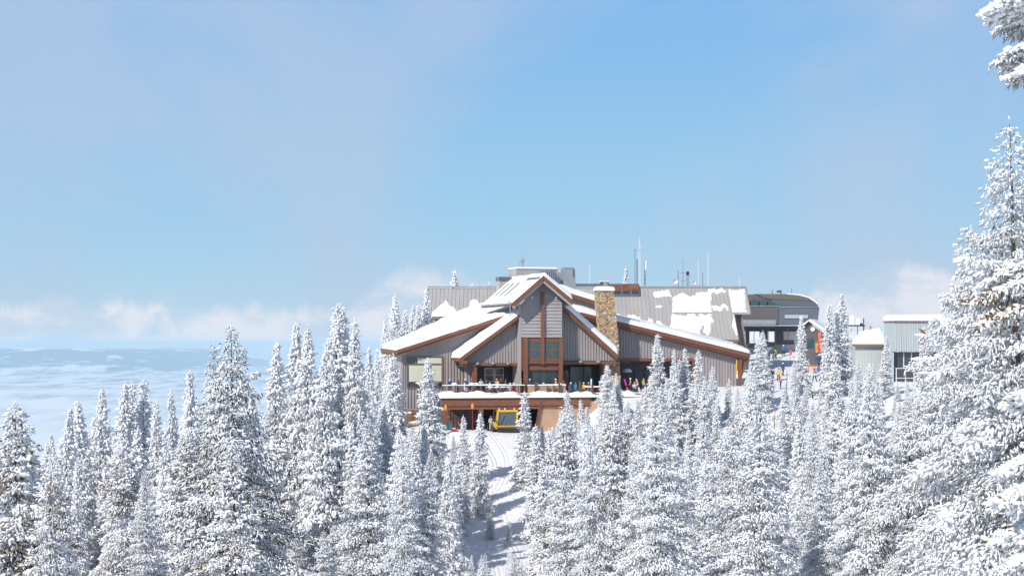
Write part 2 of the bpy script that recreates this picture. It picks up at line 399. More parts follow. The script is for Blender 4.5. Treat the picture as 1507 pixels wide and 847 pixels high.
def snow_quad(A, B, C, D, th, name, parent, nu=40, nv=24, edge=.28, seed=0, lump=.12, over=.08, gaps=()):
    """pillow of snow on the quad A B C D (A-B front edge, D-C back edge)"""
    A, B, C, D = [np.array(p, float) for p in (A, B, C, D)]
    def ax(n): 
        t = np.linspace(0, 1, n); return .5*(t+.5*(1-np.cos(math.pi*t)))
    s, t = np.meshgrid(ax(nu), ax(nv))
    co = A*((1-s)*(1-t))[..., None]+B*(s*(1-t))[..., None]+C*(s*t)[..., None]+D*((1-s)*t)[..., None]
    lu = np.linalg.norm(B-A); lv = np.linalg.norm((D+C-A-B)/2)
    du = np.minimum(s, 1-s)*lu; dv = np.minimum(t, 1-t)*lv; d = np.minimum(du, dv)
    e = np.clip(d/edge, 0, 1); prof = np.sqrt(np.clip(1-(1-e)**2, 0, 1))
    nz = 1+lump*3*fbm(co[..., 0]*.55+seed*7.7, co[..., 1]*.55+seed*3.1, 4)
    h = th*prof*nz
    for (s0, s1, t0, t1) in gaps:
        k = sst(s0-.02, s0, s)*(1-sst(s1, s1+.02, s))*sst(t0-.006, t0, t)*(1-sst(t1, t1+.006, t)); h = h*(1-k)-.06*k
    out = (1-e)*over
    ce = co.reshape(-1, 3).mean(0); dirs = co-ce; dirs[..., 2] = 0; dirs /= np.linalg.norm(dirs, axis=-1, keepdims=True)+1e-6
    wob = 1+1.3*fbm(co[..., 0]*1.4+seed, co[..., 1]*1.4, 3)*2
    co = co+dirs*(out*wob*(.3+np.sin(e*math.pi)))[..., None]; co[..., 2] += h-.015
    return grid_mesh(name, co[..., 0], co[..., 1], co[..., 2], M['snow'], parent)

lodge = empty('ski_lodge', LO, TH, 'big mountain lodge with taupe siding, rust fascias, snowy gables and stone chimney', 'lodge')
ZD = 4.3                                   # deck floor, local height
V_W, V_F = 4.0, 2.9                        # wing walls, wing fascia
mats_l = [M['siding'], M['rust'], M['soffit'], M['dark_wall'], M['roof_metal'], M['maroon']]

# left wing
A = P(583, 515, V_F); B = P(772, 454, V_F)
nL = (B-A).cross(Vector((0, 1, 0))).normalized()
D = PP(562, 512, A, nL); Cc = PP(704, 448, A, nL)
wl = MB(); a = P(591, 521, V_W); b = P(768, 464, V_W)
top = lin(a, b); uL = a.x
ribwall(wl, a.x, P(690, 500, V_W).x, V_W, const(P(600, 602, V_W).z), lambda u: top(u)-.02)
ribwall(wl, P(690, 500, V_W).x, P(772, 500, V_W).x, V_W, const(P(600, 536, V_W).z), lambda u: top(u)-.02)
wl.add([(uL, V_W, 0), (uL, V_W, a.z), (uL, V_W+5.5, a.z), (uL, V_W+5.5, 0)], [(0, 1, 2, 3)])
wl.box(uL-.08, uL+.14, V_W-.1, V_W+.1, P(600, 602, V_W).z, a.z-.05, 0)
wl.build('wall', M['siding'], lodge)
rf = MB(); dn = Vector((0, 0, -.22))
rf.prism([A+dn, B+dn, Cc+dn, D+dn], (0, 0, .2), 0)
roofL = rf.build('roof', M['roof_metal'], lodge)
fb = MB(); h1, h2 = .42, .26
for p, q in ((A, B), (D, A)):
    off = Vector((0, -.09, 0)) if p is A else Vector((-.09, 0, 0))
    fb.beam(p+off+Vector((0,0,-h1/2-.0)), q+off+Vector((0,0,-h1/2)), .12, h1, 0)
    fb.beam(p+off*.2+Vector((0,.05,-h1-h2/2)), q+off*.2+Vector((0,.05,-h1-h2/2)), .12, h2, 1)
fb.build('fascia', [M['rust'], M['rust_dark']], lodge)
sf = MB(); sf.prism([A+Vector((0,.1,-.72)), B+Vector((0,.1,-.72)), B+Vector((0,1.4,-.72)), A+Vector((0,1.4,-.72))], (0,0,.06)); sf.build('soffit', M['soffit'], lodge)
snow_quad(A+Vector((-.1,-.12,0)), B+Vector((.4,-.12,.05)), Cc, D, .42, 'roof_snow', roofL, 90, 50, .35, 1, .24, .12)

# big window of the left wing
def window(px0, py0, px1, py1, v, frame_m, glass_m, cols=1, rows=1, fw=.12, name='window', bars=None, proud=.07, parent=None):
    a = P(px0, py1, v); b = P(px1, py0, v); y = v-.09
    f = MB()
    f.box(a.x, a.x+fw, y-proud, y, a.z, b.z); f.box(b.x-fw, b.x, y-proud, y, a.z, b.z)
    f.box(a.x+fw, b.x-fw, y-proud+.003, y, a.z, a.z+fw); f.box(a.x+fw, b.x-fw, y-proud+.003, y, b.z-fw, b.z)
    for i in range(1, cols):
        x = a.x+(b.x-a.x)*i/cols; f.box(x-fw*.3, x+fw*.3, y-proud+.012, y, a.z+fw, b.z-fw)
    for i in range(1, rows):
        z = a.z+(b.z-a.z)*i/rows; f.box(a.x+fw, b.x-fw, y-proud+.015, y, z-fw*.3, z+fw*.3)
    if bars: bars(f, a, b, y-proud, y)
    fo = f.build(name, frame_m, parent or lodge)
    g = MB(); g.box(a.x+fw*.6, b.x-fw*.6, y-.03, y-.012, a.z+fw*.6, b.z-fw*.6); g.build('pane', glass_m, fo)
    return fo
M['frame_brown'] = mat('brown_frame', (.235, .145, .115), .6)
def bars(f, a, b, y0, y1):
    zt = P(600, 536, V_W).z; f.box(a.x+.12, b.x-.12, y0+.006, y1, zt-.1, zt+.06)
    x = P(611, 530, V_W).x; f.box(x-.06, x+.06, y0+.009, y1, zt+.06, b.z-.12)
    zs = P(600, 561.5, V_W).z; f.box(a.x+.12, b.x-.12, y0+.02, y1, zs-.05, zs+.05)
w1 = window(598, 523.5, 652, 571, V_W, M['frame_brown'], M['window'], bars=bars)
bl = MB(); a = P(598, 571, V_W); b = P(652, 523.5, V_W)
bl.box(P(601.5, 530, V_W).x, P(649.5, 530, V_W).x, V_W-.135, V_W-.125, P(600, 561, V_W).z, P(600, 537.5, V_W).z)
bl.box(P(614, 530, V_W).x, P(649.5, 530, V_W).x, V_W-.135, V_W-.125, P(600, 534.5, V_W).z, P(600, 526.5, V_W).z)
bl.build('blind', M['shade'], w1)

# sub-gables beside the tall bay
def subgable(pa, pb, pw0, pw1, zlow, side, seed):
    A = P(*pa, -1.0); B = P(*pb, -1.0)         # low eave end, high end
    a = P(*pw0, 0); b = P(*pw1, 0)
    lo, hi = (a, b) if a.x < b.x else (b, a)
    zl = P(700, zlow, 0).z
    wm = MB(); ribwall(wm, lo.x, hi.x, 0, const(zl), lin(lo, hi), .36, .085, .10)
    wm.add([(a.x, 0, zl), (a.x, 0, a.z), (a.x, 4, a.z), (a.x, 4, zl)], [(0, 1, 2, 3)])
    wm.build('wall', M['siding'], lodge)
    n = Vector((0, 0, -.2)); back = Vector((0, 4.9, 0))
    r = MB(); r.prism([A+n, B+n, B+n+back, A+n+back], (0, 0, .19)); ro = r.build('roof', M['roof_metal'], lodge)
    f = MB(); o = Vector((0, -.07, 0)); f.beam(A+o+Vector((0,0,-.24)), B+o+Vector((0,0,-.24)), .12, .38, 0)
    f.beam(A+Vector((0,.03,-.56)), B+Vector((0,.03,-.56)), .1, .24, 1)
    s = -1 if side < 0 else 1
    f.beam(A+Vector((s*.05, 0, -.25)), A+Vector((s*.05, 4.5, -.25)), .12, .36, 0)
    f.build('fascia', [M['rust'], M['rust_dark']], lodge)
    return A, B, ro, zl
A1, B1, ro1, zl = subgable((678, 526), (771, 457), (685, 529), (768, 467), 534, -1, 2)
bk = Vector((0, 4.6, 0))
snow_quad(A1+Vector((-.1,-.1,.0)), B1+Vector((0,-.1,.02)), B1+bk, A1+bk+Vector((-.1,0,0)), .55, 'roof_snow', ro1, 40, 24, .4, 3, .25)
A2, B2, ro2, _ = subgable((909, 522), (829, 449), (905, 527), (828, 452), 531, 1, 4)
snow_quad(A2+Vector((.05,-.1,.0)), B2+Vector((0,-.1,.02)), B2+bk, A2+bk+Vector((.1,0,0)), .95, 'roof_snow', ro2, 44, 24, .55, 5, .2)

# tall central bay
VB = -2.0
bay = MB(); l0 = P(767, 500, VB).x; r0 = P(827, 500, VB).x; pk = P(798.5, 413, VB)
zl0 = P(767, 447, VB).z; zr0 = P(827, 443, VB).z; zbot = P(790, 496, VB).z
def bayt(u): return pk.z-(pk.z-zl0)*(pk.x-u)/(pk.x-l0) if u < pk.x else pk.z-(pk.z-zr0)*(u-pk.x)/(r0-pk.x)
n = 17; ztop = pk.z; hh = (ztop-zbot)/n
for i in range(n):
    z0 = zbot+i*hh; z1 = z0+hh
    def xr(z):
        if z <= min(zl0, zr0): return l0, r0
        xl = l0 if z <= zl0 else pk.x-(pk.x-l0)*(pk.z-z)/(pk.z-zl0); xq = r0 if z <= zr0 else pk.x+(r0-pk.x)*(pk.z-z)/(pk.z-zr0)
        return xl, max(xq, xl+.01)
    a0, b0 = xr(z0); a1, b1 = xr(z1)
    bay.add([(a0, VB-.10, z0), (b0, VB-.10, z0), (b1, VB, z1), (a1, VB, z1), (a0, VB, z0), (b0, VB, z0)], [(0, 1, 2, 3), (4, 5, 1, 0)])
for x, s in ((l0, 1), (r0, -1)):
    bay.add([(x, VB, ZD), (x, VB, zl0), (x, 2, zl0), (x, 2, ZD)], [(0, 1, 2, 3)])
bay.build('gable_wall', M['siding2'], lodge)
zst = P(790, 531, VB).z
inf = MB(); inf.box(l0+.02, r0-.02, VB, VB+.1, P(790, 545, VB).z, zbot-.01); inf.build('spandrel', M['rust_dark'], lodge)
window(770, 498.5, 798, 531, VB, M['rust'], M['window_teal'], 2, 2, .28)
window(799, 498.5, 826, 531, VB, M['rust'], M['window_teal'], 2, 2, .28)
ww = window(773, 543, 824, 568, VB+.3, M['rust_dark'], M['window'], 1, 1, .16)
tb = MB()
tb.beam(P(798.5, 429, VB-.18), P(798.5, 536, VB-.18), .38, .3); tb.build('gable_post', M['rust'], lodge)
for px, py in ((773.5, 497), (825, 497)):
    t = MB(); p = P(px, py, VB-.15); t.beam((p.x, p.y, ZD), p, .46, .4); t.build('post', M['rust'], lodge)
t = MB(); p = P(773, 533, VB-.1); q = P(825, 533, VB-.1); t.beam(p, q, .26, .28); p = P(777, 542, VB); q = P(821, 542, VB); t.beam(p, q, .3, .35); t.build('beam', M['rust'], lodge)
# gable roof: ridge runs back from the peak
VP = -3.6
pkf = P(799.5, 405.5, VP); el = P(755, 445, VP); er = P(841, 441, VP); LB = 15.0; bk2 = Vector((0, LB, 0))
r = MB(); dn = Vector((0, 0, -.2))
r.prism([el+dn, pkf+dn, pkf+dn+bk2, el+dn+bk2], (0, 0, .19)); r.prism([pkf+dn+Vector((.001,0,0)), er+dn, er+dn+bk2, pkf+dn+bk2+Vector((.001,0,0))], (0, 0, .19))
ro3 = r.build('roof', M['roof_dark'], lodge)
f = MB()
for e in (el, er):
    f.beam(e+Vector((0,-.06,-.24)), pkf+Vector((0,-.06,-.24)), .12, .44, 0)
    f.beam(e+Vector((0,.05,-.62)), pkf+Vector((0,.05,-.62)), .1, .34, 1)
f.beam(el+Vector((-.03,0,-.25)), el+bk2+Vector((-.03,0,-.25)), .12, .3, 0); f.beam(er+Vector((.03,0,-.25)), er+bk2+Vector((.03,0,-.25)), .12, .3, 0)
f.build('fascia', [M['rust'], M['soffit']], lodge)
snow_quad(el+Vector((-.1,-.05,.0)), pkf+Vector((-.02,-.1,0)), pkf+bk2+Vector((-.02,0,0)), el+bk2+Vector((-.1,0,0)), .085, 'roof_snow', ro3, 70, 300, .2, 6, .1,
          gaps=((.30, .84, .50, .60), (.32, .84, .68, .78), (.34, .86, .86, .95), (.88, .97, .02, .45), (.30, .80, .15, .20), (.45, .84, .30, .36)))
snow_quad(er+Vector((.15,-.1,.0)), pkf+Vector((.05,-.1,0)), pkf+bk2+Vector((.05,0,0)), er+bk2+Vector((.15,0,0)), .62, 'roof_snow', ro3, 40, 40, .45, 7, .18)
snb = MB()
g = MB(); gp = P(747, 442, VP+.5); g.path([gp, gp+Vector((.3,-.1,-.3)), gp+Vector((.3,-.1,-2.0))], .06); g.tube(el+Vector((-.15,.2,-.1)), el+bk2+Vector((-.15,0,-.1)), .1); g.build('gutter', M['metal'], lodge)
for px, py in ((836, 448), (761, 452)):
    pb = MB(); p = P(px, py, VP+.6); pb.beam(p, p+Vector((0, 1.2, 0)), .3, .3); pb.build('purlin', M['rust'], lodge)
for px in (783, 819):
    lt = MB(); p = P(px, 437, VB-.1); lt.lathe([(.05,-.2),(.13,-.15),(.13,.1),(.05,.16)], 8, p); lt.build('flood_lamp', M['white'], lodge)

# porch under the sub-gables
for (x0, x1, y) in ((680, 770, 536), (828, 906, 533.5)):
    t = MB(); p = P(x0, y, -.15); q = P(x1, y, -.15); t.beam(p, q, .3, .36)
    t.build('porch_beam', M['rust'], lodge)
    k = int((x1-x0)/20)
    for i in range(1, k): 
        t = MB(); p = P(x0+(x1-x0)*i/k, y-1.5, -.4); t.box(p.x-.12, p.x+.12, p.y-.3, p.y+.5, p.z-.1, p.z+.14)
        t.build('rafter_tail', M['soffit'], lodge)
t = MB(); p = P(683, 531, -.9); t.box(p.x-.45, p.x+.35, -1.15, -.5, p.z-.35, p.z+.1); t.box(p.x-.3, p.x+.3, -1.0, -.4, p.z-.62, p.z-.35); t.build('beam_end', M['rust'], lodge)
t = MB(); p = P(698, 540, -.15); t.beam((p.x, p.y, ZD), (p.x, p.y, p.z), .55, .5); t.build('post', M['rust'], lodge)
pw = MB()
x0 = P(683, 560, V_W).x; x1 = P(912, 560, V_W).x; zc = P(700, 533, V_W).z
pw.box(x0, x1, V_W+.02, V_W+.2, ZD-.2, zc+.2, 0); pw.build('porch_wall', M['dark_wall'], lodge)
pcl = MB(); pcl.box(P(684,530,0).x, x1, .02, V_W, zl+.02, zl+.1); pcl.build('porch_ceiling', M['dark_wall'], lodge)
pw = MB(); ribwall(pw, P(683.5, 560, 2.5).x, P(699, 560, 2.5).x, 2.5, const(ZD), const(zc), .36); pw.build('wall', M['siding'], lodge)
window(712.5, 540.5, 727, 562, V_W, M['white'], M['window'], 1, 2, .14); window(727.2, 540.5, 741, 562, V_W, M['white'], M['window'], 1, 2, .14)
dr = MB(); p = P(746, 572, V_W); q = P(755, 545, V_W); dr.box(p.x, q.x, V_W-.08, V_W+.01, ZD, q.z, 0); do = dr.build('door', M['metal_dark'], lodge)
h = MB(); h.box(p.x+.08, p.x+.13, V_W-.16, V_W-.08, ZD+1.0, ZD+1.2); h.build('handle', M['metal'], do)
window(757, 543, 767, 566, V_W, M['metal_dark'], M['window'], 1, 1, .1)
window(838, 539, 858, 572, V_W-.5, M['metal_dark'], M['window_teal'], 1, 1, .1); window(858.3, 539, 880, 572, V_W-.5, M['metal_dark'], M['window_teal'], 1, 1, .1)
window(828, 544, 837, 572, V_W-.5, M['metal_dark'], M['window'], 1, 1, .1)
window(883, 539, 900, 572, V_W-.5, M['frame_brown'], M['window'], 1, 1, .1)

# right wing
A = P(1103, 520, V_F); B = P(853, 458.5, V_F); tilt = Vector((0, 9, 1.1))
r = MB(); dn = Vector((0, 0, -.2)); r.prism([B+dn, A+dn, A+dn+tilt, B+dn+tilt], (0, 0, .19)); ro4 = r.build('roof', M['roof_metal'], lodge)
f = MB(); f.beam(B+Vector((0,-.07,-.26)), A+Vector((0,-.07,-.26)), .12, .44, 0); f.beam(B+Vector((0,.05,-.62)), A+Vector((0,.05,-.62)), .1, .28, 1)
f.beam(A+Vector((.05,0,-.25)), A+tilt+Vector((.05,0,-.25)), .12, .42, 0); f.build('fascia', [M['rust'], M['rust_dark']], lodge)
sf = MB(); sf.prism([B+Vector((0,.1,-.8)), A+Vector((0,.1,-.8)), A+Vector((0,6,-.8)), B+Vector((0,6,-.8))], (0,0,.05)); sf.build('soffit', M['rust_dark'], lodge)
snow_quad(B+Vector((0,-.12,0)), A+Vector((.12,-.12,0)), A+tilt+Vector((.12,0,0)), B+tilt, .62, 'roof_snow', ro4, 120, 30, .45, 8, .24, .12)
a = P(880, 475, V_W); b = P(1084, 526, V_W); top = lin(a, b)
xm = P(1019, 527, V_W).x; xr_ = P(1083, 540, V_W).x; zt = P(960, 527, V_W).z
wm = MB(); ribwall(wm, P(880, 480, V_W).x, xm, V_W, const(zt), lambda u: top(u)-.02); ribwall(wm, xm, xr_, V_W, const(ZD-1.5), lambda u: top(u)-.02)
wm.add([(xr_, V_W, ZD-1.5), (xr_, V_W+9, ZD-1.5), (xr_, V_W+9, top(xr_)), (xr_, V_W, top(xr_))], [(0,1,2,3)])
wm.build('wall', M['siding'], lodge)
t = MB(); t.beam(P(909, 529, V_W-.12), P(1020, 529, V_W-.12), .2, .34); t.beam(P(1020, 529, V_W-.12), P(1020, 575, V_W-.12), .2, .2); t.build('trim', M['rust'], lodge)
rc = MB(); rc.box(P(905, 560, V_W).x, xm-.05, V_W+3.0, V_W+3.2, ZD-1, zt+.3); rc.box(P(905, 560, V_W).x, xm, V_W+.05, V_W+3.1, zt+.02, zt+.1); rc.box(xm-.12, xm-.02, V_W+.02, V_W+3, ZD-1, zt); rc.build('entry_wall', M['dark_wall'], lodge)
dr = MB(); p = P(934, 575, V_W+3); q = P(944, 545, V_W+3); dr.box(p.x, q.x, V_W+2.9, V_W+2.99, ZD, q.z); do = dr.build('door', M['metal_dark'], lodge)
h = MB(); h.box(p.x+.1, p.x+.15, V_W+2.8, V_W+2.9, ZD+1.0, ZD+1.25); h.build('handle', M['metal'], do)
window(948, 543, 962, 560, V_W+3, M['metal_dark'], M['window'], 1, 1, .1)
pm = MB(); p = P(1089, 526, 3.4); pm.beam((p.x, p.y, ZD-1.5), (p.x, p.y, p.z+.2), .4, .4); pm.build('post', M['rust'], lodge)
pm = MB(); pm.beam(P(1089, 556, 3.4), P(1099, 529, 3.4), .26, .28); pm.build('brace', M['rust'], lodge)

# upper roof behind the chimney
A = P(890, 447, 6.0); B = P(822, 426, 6.0); back = Vector((0, 7, .4))
r = MB(); r.prism([B+dn, A+dn, A+dn+back, B+dn+back], (0, 0, .19)); ro5 = r.build('roof', M['roof_metal'], lodge)
f = MB(); f.beam(B+Vector((0,-.07,-.26)), A+Vector((0,-.07,-.26)), .12, .5, 0); f.beam(A+Vector((.05,0,-.25)), A+back+Vector((.05,0,-.25)), .12, .4, 0); f.build('fascia', M['rust'], lodge)
snow_quad(B+Vector((0,-.1,0)), A+Vector((.1,-.1,0)), A+back+Vector((.1,0,0)), B+back, .75, 'roof_snow', ro5, 40, 24, .5, 9, .2)
wm = MB(); a = P(815, 428, 6.6); b = P(888, 450, 6.6); tp = lin(a, b); ribwall(wm, a.x, b.x, 6.6, const(P(850, 475, 6.6).z), lambda u: tp(u)-.1); wm.build('wall', M['siding'], lodge)

# chimney of fieldstone with a metal flue
ch = MB(); V0 = .9
prof = [(880, 903.5, 427), (880.5, 905, 450), (883, 908, 478), (885, 910, 500), (887, 912, 525), (889, 914, 600)]
rings = []
for (pa, pb_, y) in prof:
    a = P(pa, y, V0); b = P(pb_, y, V0); rings.append([(a.x, V0, a.z), (b.x, V0, a.z), (b.x, V0+1.4, a.z), (a.x, V0+1.4, a.z)])
for q in rings: pass
vs = [p for q in rings for p in q]; k = len(rings)
fs = [(4*j+i, 4*(j+1)+i, 4*(j+1)+(i+1) % 4, 4*j+(i+1) % 4) for j in range(k-1) for i in range(4)]+[(0, 1, 2, 3)]
fs = [tuple(reversed(f)) for f in fs]
ch.add(vs, fs); cho = ch.build('chimney', M['stone'], lodge)
# rough stone relief
bm = bmesh.new(); bm.from_mesh(cho.data); bmesh.ops.subdivide_edges(bm, edges=bm.edges[:], cuts=9, use_grid_fill=True)
rr = random.Random(3)
for v in bm.verts: v.co += Vector((rr.uniform(-.05,.05), rr.uniform(-.07,.05), rr.uniform(-.04,.04)))
bm.to_mesh(cho.data); bm.free()
a = P(878, 427, V0); b = P(905, 427, V0)
cs = snow_quad((a.x, V0-.1, a.z-.02), (b.x, V0-.1, a.z-.02), (b.x, V0+1.5, a.z-.02), (a.x, V0+1.5, a.z-.02), .55, 'chimney_snow', cho, 16, 16, .4, 11)
fl = MB(); c = P(889.5, 421, V0+1); fl.box(c.x-.42, c.x+.42, c.y-.4, c.y+.4, a.z, c.z+.55); fo = fl.build('flue', M['metal'], cho)
fl = MB(); fl.box(c.x-.5, c.x+.5, c.y-.45, c.y+.45, c.z+.55, c.z+.68); fl.box(c.x-.44, c.x-.3, c.y-.42, c.y+.42, c.z+.1, c.z+.5, 1); fl.box(c.x+.3, c.x+.44, c.y-.42, c.y+.42, c.z+.1, c.z+.5, 1); fl.build('flue_cap', [M['white'], M['metal_dark']], fo)

# roof plant: penthouse, cowls
def lbox(px0, px1, py0, py1, v, dv, name, m, parent=None, taper=1.0):
    a = P(px0, py1, v); b = P(px1, py0, v); mb = MB()
    cx = (a.x+b.x)/2; hw = (b.x-a.x)/2; cy = v+dv/2
    vs = []
    for z, k in ((a.z, 1.0), (b.z, taper)):
        vs += [(cx-hw*k, cy-dv/2*k, z), (cx+hw*k, cy-dv/2*k, z), (cx+hw*k, cy+dv/2*k, z), (cx-hw*k, cy+dv/2*k, z)]
    mb.add(vs, [(0,3,2,1),(4,5,6,7),(0,1,5,4),(1,2,6,5),(2,3,7,6),(3,0,4,7)])
    return mb.build(name, m, parent or lodge), a, b
ph, a, b = lbox(759.5, 821, 395.5, 440, 13.0, 4, 'penthouse', M['roof_metal'])
snow_quad((a.x-.05, 12.9, b.z), (b.x+.05, 12.9, b.z), (b.x+.05, 17.1, b.z), (a.x-.05, 17.1, b.z), .22, 'roof_snow', ph, 24, 14, .2, 12)
lv = MB(); p = P(781, 409, 13); q = P(800, 401, 13); lv.box(p.x, q.x, 12.93, 13.0, p.z, q.z)
for i in range(5): lv.box(p.x, q.x, 12.9, 12.94, p.z+(q.z-p.z)*i/5, p.z+(q.z-p.z)*(i+.5)/5)
lv.build('louvre', M['shed_side'], ph)
am = MB(); c = P(768.5, 395, 14); am.tube(c-Vector((0,0,.3)), c+Vector((0,0,.9)), .2, .16); am.tube(c+Vector((0,0,.9)), c+Vector((0,0,1.15)), .3, .3); am.tube(c+Vector((0,0,1.15)), c+Vector((0,0,1.9)), .1, .03); am.tube(c+Vector((-.4,0,-.3)), c+Vector((-.4,0,1.0)), .04); am.build('exhaust_pipe', M['metal'], ph)
cw, a, b = lbox(829, 848.5, 395, 436, 9.5, 1.9, 'roof_vent', M['metal'], None, .80)
t = MB(); t.box((a.x+b.x)/2-.62, (a.x+b.x)/2+.62, 9.75, 11.2, b.z, b.z+.1); t.box(b.x-.45, b.x-.2, 9.6, 9.7, b.z-1.1, b.z-.1); t.build('vent_cap', M['roof_dark'], cw)
cw, a, b = lbox(818, 830, 401, 436, 10.5, 1.5, 'roof_vent', M['metal']); 
cw, a, b = lbox(800, 818, 398.5, 410, 9.0, 1.6, 'roof_vent', M['roof_dark'])
t = MB()
for i in range(6): x = a.x+(b.x-a.x)*(i+.3)/6; t.box(x, x+.1, 8.93, 9.0, a.z+.1, b.z-.05)
t.build('louvre', M['metal'], cw)
cw, a, b = lbox(735, 750, 413, 440, 15.5, 1.6, 'roof_vent', M['roof_metal'])
t = MB(); t.box(a.x-.06, b.x+.06, 15.4, 17.2, b.z, b.z+.5); t.build('vent_cap', M['roof_dark'], cw)

# deck with garage beneath
VD = -6.0
xd0 = P(648, 585, VD).x; xd1 = P(990, 585, VD).x
dk = MB(); dk.box(xd0, xd1, VD, V_W, ZD-.25, ZD); deck = dk.build('deck', M['wood'], lodge)
t = MB(); xg = P(868, 595, VD).x
zb0 = P(700, 591, VD).z; zb1 = P(700, 602, VD).z
t.box(xd0, xg, VD-.05, VD+.3, P(700, 597, VD).z+.01, ZD-.26, 0); t.box(xd0+.1, xg, VD+.1, VD+.45, zb1, P(700, 597, VD).z, 0); t.build('deck_beam', M['rust'], deck)
ds = snow_quad((xd0-.1, VD-.30, ZD-.40), (xd1+.3, VD-.30, ZD-.40), (xd1+.3, VD+.75, ZD-.03), (xd0-.1, VD+.75, ZD-.03), .34, 'deck_snow', deck, 260, 14, .35, 13, 1.1)
df = snow_quad((xd0, VD+.4, ZD-.01), (xd1, VD+.4, ZD-.01), (xd1, -2.3, ZD-.01), (xd0, -2.3, ZD-.01), .10, 'deck_snow', deck, 60, 14, .3, 14, .5)
rl = MB(); xr0 = P(652, 570, VD+.5).x; xr1 = P(772, 570, VD+.5).x
n = 13
for i in range(n+1):
    x = xr0+(xr1-xr0)*i/n; rl.box(x-.05, x+.05, VD+.45, VD+.55, ZD-.02, ZD+.98)
for z in (.25, .45, .65): rl.tube((xr0, VD+.5, ZD+z), (xr1, VD+.5, ZD+z), .015, .015, 5)
rl.box(xr0-.1, xr1+.1, VD+.4, VD+.6, ZD+.98, ZD+1.05, 0)
rlo = rl.build('railing', M['rust_dark'], deck)
snow_quad((xr0-.1, VD+.37, ZD+1.05), (xr1+.1, VD+.37, ZD+1.05), (xr1+.1, VD+.63, ZD+1.05), (xr0-.1, VD+.63, ZD+1.05), .11, 'railing_snow', rlo, 90, 8, .1, 15, .5, .02)
pp = MB(); a = P(777, 581, VD+.6); b = P(832, 567.5, VD+.6); pp.box(a.x, b.x, VD+.5, VD+.7, ZD-.1, ZD+1.0); po = pp.build('parapet', M['stucco'], deck)
snow_quad((a.x-.1, VD+.45, ZD+1.0), (b.x+.1, VD+.45, ZD+1.0), (b.x+.1, VD+.75, ZD+1.0), (a.x-.1, VD+.75, ZD+1.0), .14, 'parapet_snow', po, 40, 8, .12, 16, .5, .02)
for px in (788, 806, 815, 823, 838, 853, 856, 872, 885): 
    rl = MB(); p = P(px, 580, VD+.2); hgt = 1.0 if px < 830 else 1.1; rl.box(p.x-.09, p.x+.09, VD+.1, VD+.28, ZD-.4, ZD+hgt+.35*(px in (788, 823, 853))); rl.build('fence_post', M['rust_dark'], deck)
tw = MB(); a = P(793, 625, VD+.15); b = P(990, 590, VD+.15); zz = P(800, 590, VD).z
lowx = P(789, 640, VD+.15).x
tw.prism([(lowx-.5, VD+.15, -3), (b.x, VD+.15, -3), (b.x, VD+.15, zz), (P(797, 590, VD).x, VD+.15, zz)], (0, .5, 0)); tw.build('retaining_wall', M['stucco'], lodge)
tw = MB(); tw.beam((lowx-.55, VD+.1, -3), (P(796.5, 590, VD).x, VD+.1, zz), .3, .35); tw.build('buttress', M['rust_dark'], lodge)
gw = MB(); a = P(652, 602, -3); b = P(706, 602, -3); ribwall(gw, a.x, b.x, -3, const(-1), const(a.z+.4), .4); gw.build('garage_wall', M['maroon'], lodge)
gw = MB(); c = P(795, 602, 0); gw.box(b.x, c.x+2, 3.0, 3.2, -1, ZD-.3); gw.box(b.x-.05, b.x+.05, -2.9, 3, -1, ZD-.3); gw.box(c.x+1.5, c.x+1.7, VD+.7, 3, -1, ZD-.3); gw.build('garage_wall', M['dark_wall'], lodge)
for px in (707.5, 655):
    t = MB(); p = P(px, 601, VD+.3); t.box(p.x-.26, p.x+.26, VD+.12, VD+.55, -2, zb1+.1); t.build('post', M['rust'], lodge)
# timber base at the left end
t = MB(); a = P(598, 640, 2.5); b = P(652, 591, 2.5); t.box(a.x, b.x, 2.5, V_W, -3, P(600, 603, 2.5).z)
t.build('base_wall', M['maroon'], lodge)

# ------------------------------------------------------------------ the long grey roofed hall behind
hall = empty('rear_hall', (0, 280, -6), 0, 'long hall with grey seamed metal roof half covered in snow, behind the lodge', 'building')
def H(px, py, Y): p = W(px, py, Y); return Vector((p.x, Y-280, p.z+6))
YR, YE, YM = 286-280, 274-280, 279.9-280
zr = H(800, 424, 286).z; sl = .6195
def zroof(y): return zr-sl*(YR-y)
X0, X1, X2 = H(630.5, 424, 286).x, H(1097, 424, 286).x, H(1087, 500, 274).x
XS = H(880, 462, 280).x
r = MB()
def slope(x0, x1, y0, y1, dz, th=.2): r.prism([(x0, y0, zroof(y0)+dz-th), (x1, y0, zroof(y0)+dz-th), (x1, y1, zroof(y1)+dz-th), (x0, y1, zroof(y1)+dz-th)], (0, 0, th))
YL = 279-280
slope(X0, XS, YL, YR, 0); slope(XS+.001, X1, YM, YR, .16); slope(XS+.001, X2, YE, YM+.6, 0)
r.prism([(X0, YR, zr-.2), (X1, YR, zr-.2), (X1, YR+9, zr-5.6), (X0, YR+9, zr-5.6)], (0, 0, .2))
def seams(x0, x1, y0, y1, dz, pitch=.56):
    n = int((x1-x0)/pitch)
    for i in range(n+1):
        x = x0+.03+(x1-x0-.06)*i/n; r.prism([(x-.03, y0, zroof(y0)+dz), (x+.03, y0, zroof(y0)+dz), (x+.03, y1, zroof(y1)+dz), (x-.03, y1, zroof(y1)+dz)], (0, 0, .075))
seams(X0, XS, YL, YR-.05, 0); seams(XS, X1, YM, YR-.05, .16); seams(XS, X2, YE, YM-.02, 0)
hr = r.build('roof', M['roof_metal'], hall)
t = MB(); t.box(X0-.05, X1+.05, YR-.25, YR+.25, zr+.1, zr+.3); t.build('ridge_cap', M['metal'], hr)
